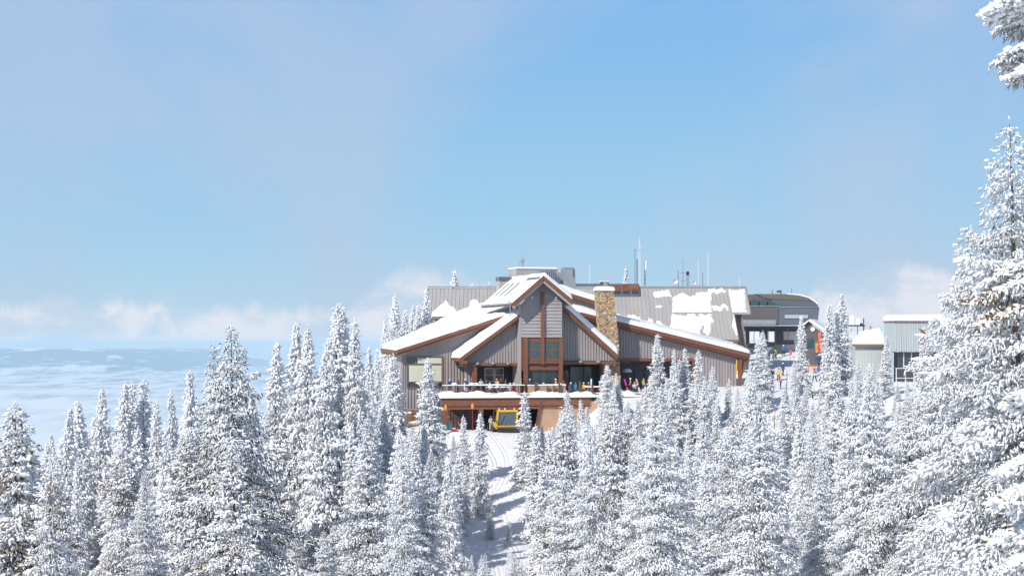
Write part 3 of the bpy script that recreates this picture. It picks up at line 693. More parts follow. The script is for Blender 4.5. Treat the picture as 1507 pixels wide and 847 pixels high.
t = MB(); t.beam((X0-.06, YL-.05, zroof(YL)-.15), (X0-.06, YR, zr-.15), .12, .4); t.beam((X1+.06, YM-.1, zroof(YM)), (X1+.06, YR, zr), .12, .36); t.beam((XS, YE-.06, zroof(YE)-.1), (X2, YE-.06, zroof(YE)-.1), .12, .3)
t.beam((X0, YL-.06, zroof(YL)-.12), (XS, YL-.06, zroof(YL)-.12), .12, .22); t.beam((X2+.06, YE, zroof(YE)-.1), (X2+.06, YM, zroof(YM)-.1), .12, .26); t.build('fascia', M['frame_brown'], hr)
w_ = MB(); ribwall(w_, X0+.4, XS, YL+1.2, const(0), const(zroof(YL)+.2), .5); ribwall(w_, XS, X2-1.0, YE+1.4, const(0), const(zroof(YE)+.3), .5)
w_.add([(X0+.4, YL+1.2, 0), (X0+.4, YL+1.2, zroof(YL+1.2)-.2), (X0+.4, YR, zr-.3), (X0+.4, YR+8, 3), (X0+.4, YR+8, 0)], [(0, 1, 2, 3, 4)]); w_.add([(X1-1.2, YE+1.4, 0), (X1-1.2, YE+1.4, zroof(YE)+.4), (X1-1.2, YR, zr-.3), (X1-1.2, YR+8, 3), (X1-1.2, YR+8, 0)], [(0, 1, 2, 3, 4)])
w_.build('wall', M['siding2'], hall)
t = MB(); t.box(X0-.02, X0+.35, YL+.9, YL+1.25, 2, zroof(YL)-.1); t.build('corner_post', M['rust_dark'], hall)
t = MB(); p = H(1083, 520, 274.4); t.box(p.x-.16, p.x+.16, p.y-.16, p.y+.16, 1.5, zroof(YE)-.25); t.build('post', M['yellow'], hall)
t = MB(); t.tube((H(1088.5, 424, 286).x, YR, zr+.2), (H(1088.5, 424, 286).x, YR, zr+1.5), .03); t.build('lightning_rod', M['white'], hr)
# skylight monitor with amber panes
sx0, sx1 = H(902, 420, 284).x, H(941.5, 420, 284).x; y0 = H(900, 438, 283.6).y
def zy(y): return zroof(y)+.16
fm = MB(); yb = YR-2.35
fm.prism([(sx0, yb, zy(yb)), (sx0, yb, zy(yb)+.35), (sx0, YR-.05, zr+.62), (sx0, YR-.05, zy(YR-.05)), ], (sx1-sx0, 0, 0))
fm.box(H(846, 420, 286).x, sx1+.05, YR-.05, YR+.3, zr+.3, zr+.66)
sk = fm.build('skylight', M['roof_dark'], hr)
g = MB(); w3 = (sx1-sx0)/3
for i in range(3):
    for (f0, f1, mm) in ((.30, .92, 0), (.06, .27, 1)):
        xa, xb = sx0+i*w3+.14, sx0+(i+1)*w3-.14
        def pt(x, f): 
            y = yb+f*(YR-.05-yb); z = zy(yb)+.35+f*(zr+.62-zy(yb)-.35); return (x, y-.03, z+.03)
        g.add([pt(xa, f0), pt(xb, f0), pt(xb, f1), pt(xa, f1)], [(0, 1, 2, 3)], mm)
g.build('pane', [M['tan_glass'], M['window']], sk)

# wind-torn snow on the hall roof
def roof_snow(x0, x1, y0, y1, dz, polys, th, seed, streak=.55):
    nx = int((x1-x0)/.14); ny = int((y1-y0)/.14)
    X, Y = np.meshgrid(np.linspace(x0, x1, nx), np.linspace(y0, y1, ny))
    cell = np.floor(X/.56); r1 = np.random.RandomState(seed).rand(400)[(cell.astype(int)) % 400]-.5
    wx = X+fbm(X*1.3+seed, Y*1.3, 4)*.5; wy = Y+fbm(X*1.2, Y*1.2+seed*2, 4)*.45+r1*streak*1.3+fbm(X*5+seed, Y*1.2, 2)*streak*.5
    mk = np.zeros(X.shape)
    for poly in polys:
        ins = np.zeros(X.shape, bool); n = len(poly)
        for i in range(n):
            (xa, ya), (xb, yb) = poly[i], poly[(i+1) % n]
            c = ((ya > wy) != (yb > wy)) & (wx < (xb-xa)*(wy-ya)/(yb-ya+1e-9)+xa); ins ^= c
        mk = np.maximum(mk, ins)
    b = mk.copy()
    for _ in range(1):
        b[1:-1, 1:-1] = (b[1:-1, 1:-1]*2+b[:-2, 1:-1]+b[2:, 1:-1]+b[1:-1, :-2]+b[1:-1, 2:])/6
    h = th*sst(.3, .85, b)*(1+.5*fbm(X*1.1, Y*1.1+seed))-.03+.06*sst(.3, .5, b)
    keep = b > .05
    Z = zroof(Y)+dz+h
    idx = np.arange(nx*ny).reshape(ny, nx)
    q = np.stack([idx[:-1,:-1], idx[:-1,1:], idx[1:,1:], idx[1:,:-1]], -1).reshape(-1, 4)
    kq = keep.ravel()[q].any(1); q = q[kq]
    used = np.unique(q); rm = np.full(nx*ny, -1); rm[used] = np.arange(len(used)); co = np.stack([X, Y, Z], -1).reshape(-1, 3)[used]
    me = bpy.data.meshes.new('roof_snow'); np_mesh(me, co, [rm[q]], [0]); me.materials.append(M['snow']); me.polygons.foreach_set('use_smooth', [True]*len(me.polygons))
    o = bpy.data.objects.new('roof_snow', me); COL.objects.link(o); o.parent = hr; return o
nh = Vector((0, -sl, 1))
def HP(px, py, dz=.16):
    # photo pixel onto the hall roof plane -> (x, y)
    c = Vector((0, -280, 6)); d = Vector(((px-CX)/F, 1, (HY-py)/F)); p0 = Vector((0, YR, zr+dz)); t = (p0-c).dot(nh)/d.dot(nh); q = c+d*t; return (q.x, q.y)
PL = lambda pts: [HP(*p) for p in pts]
roof_snow(XS, X1, YM, YR-.3, .16, [PL([(990, 437), (1005, 433), (1022, 434), (1040, 430), (1048, 431), (1045, 445), (1047, 462.5), (1046, 466), (990, 466)]),
     PL([(1072, 426), (1095, 424.5), (1099, 464), (1078, 464), (1076, 445)]), PL([(960, 429), (985, 428), (988, 437), (963, 436)]), PL([(1042, 427), (1070, 427), (1064, 432), (1046, 433)]),
     PL([(966, 449), (974, 449), (974, 452), (966, 452)]), PL([(1048, 452), (1072, 450), (1072, 456), (1050, 458)])], .06, 3, .9)
roof_snow(XS, X2, YE, YM-.1, 0, [PL([(990, 460), (1046, 460), (1049, 470), (1030, 480), (1034, 498), (1005, 494), (985, 478)]), PL([(1081, 461), (1099, 461), (1095, 494), (1085, 494), (1077, 478)]),
     PL([(905, 462), (920, 463), (950, 468), (965, 474), (985, 478), (1010, 492), (960, 490), (905, 475)]), PL([(1036, 472), (1046, 470), (1044, 488), (1037, 488)])], .06, 5, .9)
roof_snow(X0, XS, YL-.1, YR-.3, 0, [PL([(634, 469), (638, 458), (650, 447), (656, 441), (661, 447), (668, 453), (677, 463), (677, 469)]), PL([(684, 461), (692, 452), (694, 439), (700, 442), (704, 438), (704, 452), (712, 460), (712, 470), (684, 470)])], .2, 8, .3)
# ------------------------------------------------------------------ snow-laden trees
def tufts(pos, dr, ln, rad, rng, flat=1.0, nseg=3):
    """little tapering lumps along dr; returns verts, tris, quads"""
    n = len(pos); d = dr/np.linalg.norm(dr, axis=1, keepdims=True)
    ref = np.where(np.abs(d[:, 2:3]) > .9, np.array([[1., 0, 0]]), np.array([[0, 0, 1.]]))
    a = np.cross(d, ref); a /= np.linalg.norm(a, axis=1, keepdims=True); b = np.cross(a, d)
    rings = ((.12, .75), (.62, 1.0))
    ph = rng.rand(n, 1)*6.28
    V = np.empty((n, 2+2*nseg, 3)); V[:, 0] = pos-d*ln[:, None]*.12
    for k, (t, r) in enumerate(rings):
        for i in range(nseg):
            an = ph+2*math.pi*i/nseg; rr = rad[:, None]*r*(.75+.5*rng.rand(n, 1))
            V[:, 1+k*nseg+i] = pos+d*(ln*t)[:, None]+a*np.cos(an)*rr+b*np.sin(an)*rr*flat
    V[:, -1] = pos+d*ln[:, None]*(.95+.25*rng.rand(n, 1))
    base = (np.arange(n)*(2+2*nseg))[:, None]
    j = np.arange(nseg); j2 = (j+1) % nseg
    t1 = np.stack([0*j, 1+j2, 1+j], -1); t2 = np.stack([0*j+1+2*nseg, 1+nseg+j, 1+nseg+j2], -1)
    q = np.stack([1+j, 1+j2, 1+nseg+j2, 1+nseg+j], -1)
    T = (base[:, None]+np.concatenate([t1, t2])[None]).reshape(-1, 3); Q = (base[:, None]+q[None]).reshape(-1, 4)
    return V.reshape(-1, 3), T, Q

class Crown:
    def __init__(s, seed): s.rng = np.random.RandomState(seed); s.parts = []
    def put(s, pos, dr, ln, rad, m, flat=1.0):
        if len(pos): s.parts.append((*tufts(pos, dr, ln, rad, s.rng, flat), m))
    def mesh(s, name, mats):
        o = 0; V = []; G = []; MI = []
        for v, t, q, m in s.parts:
            V.append(v); G += [t+o, q+o]; MI += [m, m]; o += len(v)
        me = bpy.data.meshes.new(name); np_mesh(me, np.concatenate(V), G, MI)
        for m in mats: me.materials.append(m)
        me.polygons.foreach_set('use_smooth', [True]*len(me.polygons)); return me

def branch(cr, p0, az, L, elev, droop, sp, tl, tr, pn, pad, fan=1.0, brown=0.0, up=.12):
    """one bough: a drooping rib with side twigs, each twig strung with frosted tufts"""
    rng = cr.rng; n = max(2, int(L/sp)); s = (np.arange(n)+rng.rand(n)*.6+.35)/n
    ca, sa = math.cos(az), math.sin(az); out = np.array([ca, sa, 0.]); side = np.array([-sa, ca, 0.])
    def axis_pt(s): 
        h = s*L; return p0+out*(h*math.cos(elev))[:, None]+np.array([0, 0, 1.])*(h*math.sin(elev)-droop*L*s**2+up*L*np.clip(s-.6, 0, 1)**2*3)[:, None]
    ax = axis_pt(s); pos = [ax]; dirs = [np.tile(out+np.array([0, 0, -droop*.7]), (n, 1))]; wt = [np.ones(n)]
    for sg in (-1, 1):
        ll = fan*(.50*L*(1-s)*np.sqrt(np.clip(s*3, 0, 1))+.10+.05*L)*(.6+.7*rng.rand(n))
        k = np.maximum(1, (ll/(sp*1.05)).astype(int)); idx = np.repeat(np.arange(n), k)
        f = np.concatenate([(np.arange(q)+.8)/q for q in k]); l = ll[idx]
        d = out*.75+side*sg*.85; pos.append(ax[idx]+d*(l*f)[:, None]*.85+np.array([0, 0, -1.])*(l*f**2*.32)[:, None])
        dirs.append(np.tile(d+np.array([0, 0, -.35]), (len(idx), 1))); wt.append(1-.35*f)
    pos = np.concatenate(pos); dirs = np.concatenate(dirs); wt = np.concatenate(wt); N = len(pos)
    q = pos*1.0; load = np.clip((vnoise(q[:, 0]*.8+q[:, 2]*.55+60, q[:, 1]*.8-q[:, 2]*.65+90)-.32)*2.3, 0, 1)   # where the snow has gathered
    dirs = dirs+rng.randn(N, 3)*.42; dirs[:, 2] -= .10
    hang = (rng.rand(N) < .42) & (np.arange(N) >= n); dirs[hang] = dirs[hang]*.45+np.array([0, 0, -.95])
    pos = pos+rng.randn(N, 3)*sp*.22
    ln = tl*(.65+.7*rng.rand(N)); rd = tr*wt*(.7+.6*rng.rand(N))*(.74+.62*load)
    cr.put(pos, dirs, ln, rd, 0, .9)
    k = rng.rand(N) < pn*(1.25-.8*load)
    if k.any():
        dn = dirs[k]+np.array([0, 0, -.5])+rng.randn(k.sum(), 3)*.3
        pk = pos[k]; isb = (vnoise(pk[:, 0]*.9+pk[:, 2]*.35+40, pk[:, 1]*.9+pk[:, 2]*.75+20) < .20+.20*brown) & (rng.rand(k.sum()) < brown*1.3)
        ss = ~isb
        if ss.any(): cr.put(pk[ss]+np.array([0, 0, -.55])*tr, dn[ss], ln[k][ss]*1.22, rd[k][ss]*.62, 1)
        if isb.any():
            du = dirs[k][isb]*.8+np.array([0, 0, .35])+rng.randn(isb.sum(), 3)*.3
            cr.put(pk[isb]+du*tl*.35, du, ln[k][isb]*(1.05+.35*brown), rd[k][isb]*(.65+.3*brown), 2)
    k = rng.rand(N) < pad*(.25+2.4*load)
    if k.any(): cr.put(pos[k]+np.array([0, 0, .3])*tr, dirs[k]*np.array([1, 1, .35]), ln[k]*1.7, rd[k]*1.75, 0, .7)

def make_tree(seed, H, R, nb, sp, tl, tr, pn, pad, brown=0.0, power=.8, mats=None, e_top=35, e_low=-22, droop=.28, gap=.35, low=.02, lobes=1):
    cr = Crown(seed); rng = cr.rng
    lean = rng.randn(2)*.016
    for b in range(nb):
        t = low+(.985-low)*((b+rng.rand())/nb)**.92; h = t*H
        az = b*2.39996+rng.rand()*.9
        prof = max((1-t)**power, .0)*min(1, .62+t*2.2)
        lump = 1+gap*2.2*float(fbm(az*.9+seed*3.3, h*.42+seed, 3))
        L = max(.10, R*prof*lump*(.5+.62*rng.rand()))
        e = math.radians(e_low+(e_top-e_low)*t**1.6+rng.randn()*7)
        p0 = np.array([lean[0]*h, lean[1]*h, h])
        k = .55+.45*min(1, (1-t)*5)
        branch(cr, p0, az, L, e, droop*(1.1-t*.7), sp*(.8+.2*k), tl*k, tr*k, pn, pad*k, brown=brown)
    # leader
    k = int(H*.09/sp*2)+3; z = H*(1-.09*rng.rand(k)); pos = np.stack([lean[0]*z, lean[1]*z, z], -1)
    cr.put(pos, np.stack([rng.randn(k)*.25, rng.randn(k)*.25, np.ones(k)], -1), np.full(k, tl*.8), np.full(k, tr*.5), 0)
    crown = cr.mesh('crown', mats)
    t = MB(); r0 = H*.0135
    for i in range(6):
        a, b = i/6, (i+1)/6
        t.tube((lean[0]*H*a, lean[1]*H*a, H*a-.4*(i == 0)), (lean[0]*H*b, lean[1]*H*b, H*b*.99), r0*(1-a*.93), r0*(1-b*.93), 7, cap=False)
    trunk = bpy.data.meshes.new('trunk'); trunk.from_pydata(t.v, [], t.f); trunk.materials.append(M['bark']); trunk.update()
    return crown, trunk, H

mf = [M['frost'], M['frost_needle'], M['brown_needle']]; mn = [M['snow'], M['needle'], M['brown_needle']]
M['needle_dark'] = mat('dark_needle', (.12, .125, .105), .9, spec=.1, col2=(.055, .06, .045), var=.3, vscale=1.5)
KIND = {}
def kinds(key, n, seed, **kw): KIND[key] = [make_tree(seed+i*11, **kw) for i in range(n)]
# spire: narrow frost-white subalpine fir   fir: the usual frosted fir   wide: broad bough-heavy spruce   dark: spruce with needles showing
kinds('spire', 5, 100, H=12, R=2.15, nb=190, sp=.185, tl=.25, tr=.078, pn=.36, pad=.10, power=1.0, mats=mf, gap=.5)
kinds('fir', 6, 200, H=12, R=2.9, nb=195, sp=.195, tl=.26, tr=.078, pn=.38, pad=.11, power=.93, mats=mf, gap=.65)
kinds('clump', 3, 300, H=12, R=3.3, nb=195, sp=.215, tl=.28, tr=.088, pn=.36, pad=.13, power=.75, mats=mf, gap=.8)
kinds('near', 4, 400, H=14, R=3.7, nb=200, sp=.155, tl=.175, tr=.050, pn=.5, pad=.11, brown=.10, power=.85, mats=[M['frost'], M['needle'], M['brown_needle']], gap=.75)
kinds('laden', 3, 500, H=12, R=3.6, nb=190, sp=.155, tl=.18, tr=.054, pn=.55, pad=.16, brown=.75, power=.78, mats=[M['frost'], M['needle'], M['brown_needle']], gap=.75, droop=.38)
kinds('dark', 1, 700, H=14, R=4.6, nb=200, sp=.165, tl=.19, tr=.042, pn=1.0, pad=.05, brown=.22, power=.85, mats=[M['frost'], M['needle_dark'], M['brown_needle']], gap=.85)
kinds('big', 2, 600, H=18, R=5.6, nb=250, sp=.185, tl=.20, tr=.052, pn=.55, pad=.09, brown=.12, power=.80, mats=[M['frost'], M['needle'], M['brown_needle']], gap=.85, droop=.34)
TR = random.Random(77)
BASEPOS = []
def plant_tree(px, py, Y, kind, label, group=None, wide=1.0, var=None, name='fir_tree', cat='tree', zb=None):
    top = W(px, py, Y); z0 = gz(top.x, Y)-.15 if zb is None else zb
    h = top.z-z0
    if h < .8: return None
    ks = KIND[kind]; crown, trunk, H = ks[TR.randrange(len(ks)) if var is None else var % len(ks)]
    o = empty(name, (top.x, Y, z0), TR.uniform(0, 6.28), label, cat, group)
    o.rotation_euler[0] = TR.gauss(0, .018); o.rotation_euler[1] = TR.gauss(0, .018)
    s = h/H; sw = (.75*s+.25*min(max(s, .6), 1.1))*wide
    for nm, me in (('trunk', trunk), ('crown', crown)):
        c = bpy.data.objects.new(nm, me); COL.objects.link(c); c.parent = o; c.scale = (sw, sw, s)
    BASEPOS.append((px, py, Y, sw, h)); return o
G1 = 'firs on the open ridge at the far left'
for px, py, Y, k, w, lab in [
    (22, 590, 92, 'laden', 1.15, 'broad fir with brown needle tufts at the far left edge of the view'),
    (85, 597, 150, 'spire', .85, 'lone slim white fir just right of the brown tufted corner tree, against the hazy valley'),
    (125, 588, 160, 'spire', 1, 'frosted fir at the left end of the left hand row of pointed tops'),
    (145, 570, 165, 'fir', .75, 'thick topped frosted fir, second from the left in the left hand row'),
    (177, 563, 170, 'spire', .95, 'sharp pointed frosted fir in the middle of the left hand row'),
    (194, 561, 173, 'spire', 1, 'frosted fir paired with the tallest spire of the left hand row'),
    (211, 558, 172, 'spire', 1, 'tallest spire of the left hand row of white firs'),
    (231, 592, 165, 'fir', .7, 'low round topped fir at the right end of the left hand row'),
    (263, 574, 168, 'spire', .7, 'thin twin tipped fir standing between the left hand row and the big dark fir'),
    (274, 581, 160, 'spire', .8, 'small thin fir right of the twin tipped one'),
    (292, 543, 150, 'spire', .8, 'slender white spire close left of the big dark fir'),
    (345, 474, 104, 'dark', 1.0, 'big dark needled fir rising highest in the left half'),
    (321, 500, 112, 'dark', .6, 'thin dark spire touching the left flank of the big dark fir'),
    (372, 560, 128, 'fir', .9, 'frosted fir tucked behind the right flank of the big dark fir'),
    (403, 503, 172, 'spire', .95, 'pointed white fir in the gap right of the big dark fir'),
    (416, 528, 190, 'spire', .9, 'short grey fir standing behind the pointed ones right of the big dark fir'),
    (433, 473, 178, 'spire', .95, 'narrow dark tipped fir left of the tallest ridge group'),
    (452, 481, 172, 'fir', .8, 'full white fir left of the tallest ridge group'),
    (471, 500, 168, 'fir', .8, 'fir with rounded shoulders below the tallest ridge group'),
    (490, 449, 176, 'spire', 1.05, 'left one of the two tallest white spires on the left ridge'),
    (508, 447, 178, 'spire', 1.1, 'right one of the two tallest white spires on the left ridge'),
    (522, 470, 174, 'fir', .7, 'fir leaning on the right side of the tallest ridge spires'),
    (543, 510, 215, 'spire', .7, 'small faint fir in the gap left of the lodge roof'),
    (556, 512, 222, 'spire', .7, 'small fir nearest the left eave of the lodge'),
    (566, 470, 268, 'spire', .9, 'short fir behind the left eave of the lodge'),
    (578, 435, 266, 'spire', 1.1, 'tall grey fir behind the left end of the lodge roof'),
    (592, 455, 270, 'spire', 1, 'fir right of the tall grey one behind the lodge roof'),
    (605, 449, 274, 'spire', 1, 'white fir in the middle of the group behind the left lodge roof'),
    (617, 447, 270, 'spire', 1, 'white fir near the hall in the group behind the left lodge roof'),
    (628, 425, 272, 'spire', 1, 'fir touching the left gable of the grey hall'),
    (672, 397, 300, 'spire', 1, 'snowy fir top sticking up behind the left hall ridge'),
    (698, 417, 302, 'spire', .8, 'tiny fir tip just above the left hall ridge'),
    (718, 415, 304, 'spire', .7, 'tiny fir tip beside the small roof vent'),
    (918, 393, 302, 'spire', .9, 'snowy fir top behind the amber skylight'),
    (578, 522, 212, 'fir', 1.05, 'tall frosted fir in front of the left corner of the lodge'),
    (548, 590, 205, 'fir', .8, 'frosted fir left of the one at the lodge corner'),
    (520, 548, 196, 'fir', .95, 'full frosted fir between the left ridge and the lodge corner'),
    (633, 528, 208, 'fir', 1.0, 'tall clean pointed fir in front of the big cream window'),
    (683, 611, 204, 'spire', .95, 'left one of the two slim firs before the garage'),
    (704, 606, 201, 'spire', 1.0, 'right one of the two slim firs before the garage'),
    (771, 575, 211, 'spire', 1.15, 'slim fir in front of the yellow snow groomer'),
    (797, 625, 214, 'spire', .9, 'small fir at the foot of the tan wall'),
    (815, 640, 210, 'spire', .8, 'low fir right of the small one at the tan wall'),
    (840, 575, 214, 'spire', 1.1, 'narrow fir standing against the middle of the tan wall'),
    (824, 604, 219, 'spire', 1.0, 'slim fir covering the middle of the tan wall, left of the narrow one'),
    (861, 598, 220, 'spire', 1.1, 'slim fir at the right end of the tan wall'),
    (722, 742, 192, 'spire', .9, 'small fir low in the snow lane, on its left side'),
    (749, 765, 188, 'spire', .9, 'small fir low in the snow lane, on its right side'),
    (668, 640, 216, 'spire', 1.1, 'slim fir left of the pair before the garage'),
    (1321, 566, 236, 'spire', 1.2, 'small fir under the left shed window'),
    (1349, 548, 238, 'spire', 1.2, 'small fir under the right shed window'),
    (1318, 590, 228, 'fir', 1.0, 'low fir in the snowy gap before the green shed'),
    (893, 536, 226, 'clump', .8, 'broad shaggy fir right below the stone chimney'),
    (912, 548, 228, 'fir', .8, 'shaggy fir leaning on the right of the broad one below the chimney'),
    (967, 491, 224, 'spire', 1.15, 'tall pointed fir in front of the right wing'),
    (991, 514, 222, 'fir', .7, 'blunt fir right of the tall pointed one at the right wing'),
    (1010, 512, 224, 'spire', 1.1, 'twin fir in the middle of the right wing group'),
    (1025, 515, 221, 'spire', 1.1, 'right twin in the middle of the right wing group'),
    (1048, 538, 226, 'clump', .62, 'round topped bushy fir before the end of the right wing'),
    (1072, 556, 228, 'clump', .5, 'short bushy fir with dull yellow tips below the wing end'),
    (1117, 487, 234, 'fir', 1.2, 'fir right of the eave of the right wing'),
    (1103, 530, 228, 'fir', .8, 'fir in front of the wing end post'),
    (1180, 464, 242, 'spire', .95, 'slender snow caked fir before the lift terminal'),
    (1170, 530, 236, 'fir', .7, 'fir at the foot of the slender one before the lift terminal'),
    (1222, 447, 240, 'spire', 1.1, 'left one of the twin snow caked spires right of the lift terminal'),
    (1238, 432, 242, 'spire', 1.15, 'right, taller one of the twin snow caked spires'),
    (1208, 575, 226, 'fir', .9, 'fir below the skiers in blue'),
    (1152, 585, 228, 'fir', .8, 'fir below the skier in red'),
    (1262, 528, 234, 'fir', .8, 'fir before the low shed'),
    (1285, 535, 236, 'fir', .75, 'fir at the right corner of the low shed'),
    (1303, 494, 240, 'spire', 1.1, 'pointed fir in the gap between the two sheds'),
    (1335, 560, 226, 'spire', 1, 'small fir under the shed windows'),
    (1361, 480, 236, 'spire', 1.15, 'slim fir in front of the pale green shed'),
    (1385, 520, 230, 'fir', .9, 'fir right of the slim one before the green shed'),
    (1429, 328, 96, 'big', .95, 'great spruce with sharp tip filling the right side'),
    (1396, 455, 118, 'big', .8, 'spruce with drooping boughs left of the great spruce'),
    (1510, 176, 66, 'big', 1.0, 'very tall spruce half cut by the right edge'),
    ]:
    plant_tree(px, py, Y, k, lab, wide=w)

# the dense stand on the slope: positions on the ground, tops kept under the outline the photo shows
SKYL = [(-60, 640), (0, 640), (60, 650), (110, 620), (240, 605), (300, 600), (380, 560), (430, 530), (470, 530), (520, 560), (560, 585), (600, 600), (650, 640), (690, 690), (765, 690), (785, 630), (800, 612), (840, 590), (880, 570), (940, 545), (960, 525), (1040, 530), (1050, 552), (1085, 558), (1100, 535), (1125, 545), (1132, 582), (1150, 582), (1156, 550), (1190, 545), (1194, 574), (1218, 574), (1226, 520), (1250, 535), (1306, 530), (1316, 568), (1348, 568), (1354, 530), (1390, 520), (1507, 490), (1600, 490)]
sx, sy = zip(*SKYL)
MARKS = [(90, 'under the left hand valley view'), (215, 'below the left pointed tops'), (300, 'left of the dark fir'), (390, 'below the big dark fir'), (470, 'below the tall white ridge spires'),
         (560, 'left of the lodge corner'), (650, 'below the cream lodge window'), (715, 'below the left garage post'), (790, 'right beside the open snow lane'), (850, 'below the tan wall'), (920, 'below the stone chimney'), (990, 'below the pointed right wing firs'),
         (1060, 'below the right wing end'), (1125, 'below the hall end'), (1185, 'below the lift terminal'), (1250, 'below the twin snow caked spires'), (1310, 'below the low shed'), (1370, 'below the green shed'), (1700, 'under the great right hand spruces')]
def zone(px, py, Y, k):
    kind_ = {'spire': 'narrow frosted fir', 'fir': 'full frosted fir', 'clump': 'bushy frosted fir', 'near': 'large frosted fir', 'laden': 'brown tipped fir'}[k]
    row = 'in the front row' if Y < 133 else 'in the lower rows' if Y < 168 else 'in the middle rows' if Y < 200 else 'in the top row'
    return kind_+' '+row+' '+next(n_ for m_, n_ in MARKS if px < m_)
CLEAR = [(708, 757, 640, 800), (428, 466, 655, 765), (536, 556, 545, 592)]
cand = []; FILL = {}
fr = random.Random(12)
for row, (Y, n) in enumerate([(227, 46), (220, 46), (212, 46), (203, 44), (193, 42), (183, 38), (171, 34), (157, 29), (142, 24), (126, 19), (110, 15), (94, 12)]):
    for i in range(n):
        px = -40+(1600*(i+.5+fr.uniform(-.45, .45))/n); y = Y+fr.uniform(-5, 5); cand.append((px, y))
for px, Y in cand:
    lim = float(np.interp(px, sx, sy)); X = (px-CX)*Y/F; z0 = gz(X, Y)
    base_py = HY-z0*F/Y
    if (px < 440 and Y > 192) or (px < 785 and Y > 214): continue
    hmax = z0+22; py_nat = HY-(z0+fr.uniform(8.5, 14))*F/Y
    py = max(py_nat, lim+fr.uniform(0, 50))
    h = (HY-py)*Y/F-z0
    if h < 3.0 or py > 850: continue
    rad = .26*h*F/Y
    bad = False
    for (a, b, c, d) in CLEAR:
        if px+rad*.75 > a and px-rad*.75 < b and py < d and base_py > c: 
            if px+rad*.75 > a and px-rad*.75 < b:
                py2 = d+fr.uniform(0, 25); h2 = (HY-py2)*Y/F-z0
                if h2 < 3: bad = True
                else: py = py2
    if bad: continue
    near = Y < 135
    k = ('laden' if (px < 470 and fr.random() < .75) or fr.random() < .12 else 'near') if near else fr.choice(['fir', 'fir', 'spire', 'spire', 'spire', 'clump'])
    o = plant_tree(px, py, Y, k, None, 'firs packed on the slope', wide=fr.uniform(.72, 1.2)*(.8 if k == 'clump' else 1))
    if o is not None: tag(o, None, 'tree'); FILL.setdefault(zone(px, py, Y, k), []).append((px, o))
ORD = {1: [''], 2: ['left ', 'right '], 3: ['leftmost ', 'middle ', 'rightmost '], 4: ['leftmost ', 'second leftmost ', 'second rightmost ', 'rightmost ']}
for z_, lst in FILL.items():
    lst.sort(key=lambda t: t[0])
    for i, (px, o) in enumerate(lst):
        n_ = len(lst); o['label'] = (ORD[n_][i] if n_ in ORD else 'leftmost ' if i == 0 else 'rightmost ' if i == n_-1 else 'inner ')+z_
# ------------------------------------------------------------------ nearest spruce at the right edge: long snow-heavy boughs reach into the view
def near_spruce():
    X, Y = 10.95, 38.0; z0 = gz(X, Y)-.15; Ht = 9.3-z0
    cr = Crown(901); rng = cr.rng
    for b in range(150):
        t = .03+.95*((b+rng.rand())/150)**.95; L = (1.05*min(1, .5+2*(1-t))*(.7+.35*rng.rand()))*min(1, (1-t)*4+.15)
        branch(cr, np.array([0, 0, t*Ht]), b*2.39996, L, math.radians(-12+30*t), .25, .07, .11, .042, .5, .12, brown=.6)
    # (tip pixel x, tip pixel y, length, turn towards the camera)
    for px, py, turn, fan in ((1461, 22, .25, 1.0), (1470, 98, -.2, .9), (1474, 50, -.7, .9), (1493, 118, .6, .8), (1441, 452, .3, 1.1), (1462, 420, -.35, 1.0), (1452, 486, .75, .9), (1488, 600, -.4, .8), (1478, 700, .1, 1.0), (1476, 745, .5, 1.1), (1470, 800, -.2, 1.2), (1480, 845, .4, 1.1)):
        tip = W(px, py, Y-math.sin(turn)*1.2); dx = tip.x-X; dy = tip.y-Y; L = math.hypot(dx, dy); az = math.atan2(dy, dx)
        heavy = .3 if py < 560 else .45
        base = np.array([0, 0, tip.z-z0+.30*L*1.0])
        for k in range(3):
            branch(cr, base+np.array([0, 0, (k-1)*.13]), az+(k-1)*.16, L*(1.06-.12*abs(k-1)), math.radians(-2), .26, .058, .105, .046, .5, heavy, fan=fan*.8, brown=.55)
    me = cr.mesh('crown', [M['snow'], M['needle'], M['brown_needle']])
    t = MB()
    for i in range(8): t.tube((0, 0, Ht*i/8-.3*(i == 0)), (0, 0, Ht*(i+1)/8), .19*(1-i/8*.92), .19*(1-(i+1)/8*.92), 9, cap=False)
    o = empty('spruce_tree', (X, Y, z0), 0, 'nearest spruce, its thick snow covered boughs with olive needles poking in from the right edge', 'tree')
    c = bpy.data.objects.new('crown', me); COL.objects.link(c); c.parent = o; t.build('trunk', M['bark'], o)
near_spruce()

def snag(px, py, Y, r, label, lean, m, stubs=14):
    top = W(px, py, Y); bx = top.x-lean; z0 = gz(bx, Y)-.2
    t = MB(); base = Vector((0, 0, 0)); tp = Vector((lean, 0, top.z-z0)); n = 9
    rr = random.Random(px)
    pts = [base.lerp(tp, i/n)+Vector((rr.uniform(-.05, .05), 0, 0))*(0 < i < n) for i in range(n+1)]
    for i in range(n): t.tube(pts[i], pts[i+1], r*(1-.75*i/n), r*(1-.75*(i+1)/n), 7, cap=False)
    o = empty('dead_tree', (bx, Y, z0), 0, label, 'tree'); t.build('trunk', m, o)
    for i in range(stubs):
        b = MB(); p = base.lerp(tp, rr.uniform(.35, .97)); a = rr.uniform(0, 6.28); L = rr.uniform(.25, .8); b.tube(p, p+Vector((math.cos(a)*L, math.sin(a)*L, -.2*L)), .025, .008, 5); b.build('branch', m, o)
    return o
M['grey_wood'] = mat('dead_tan_wood', (.34, .23, .15), .85, var=.3, vscale=5)
snag(1141, 600, 187, .15, 'bare tan dead trunk standing among the white firs below the right wing', .5, M['grey_wood'])
snag(1158, 545, 222, .10, 'thin bare grey dead tree below the skier in red', .1, M['bark_dark'], 10)

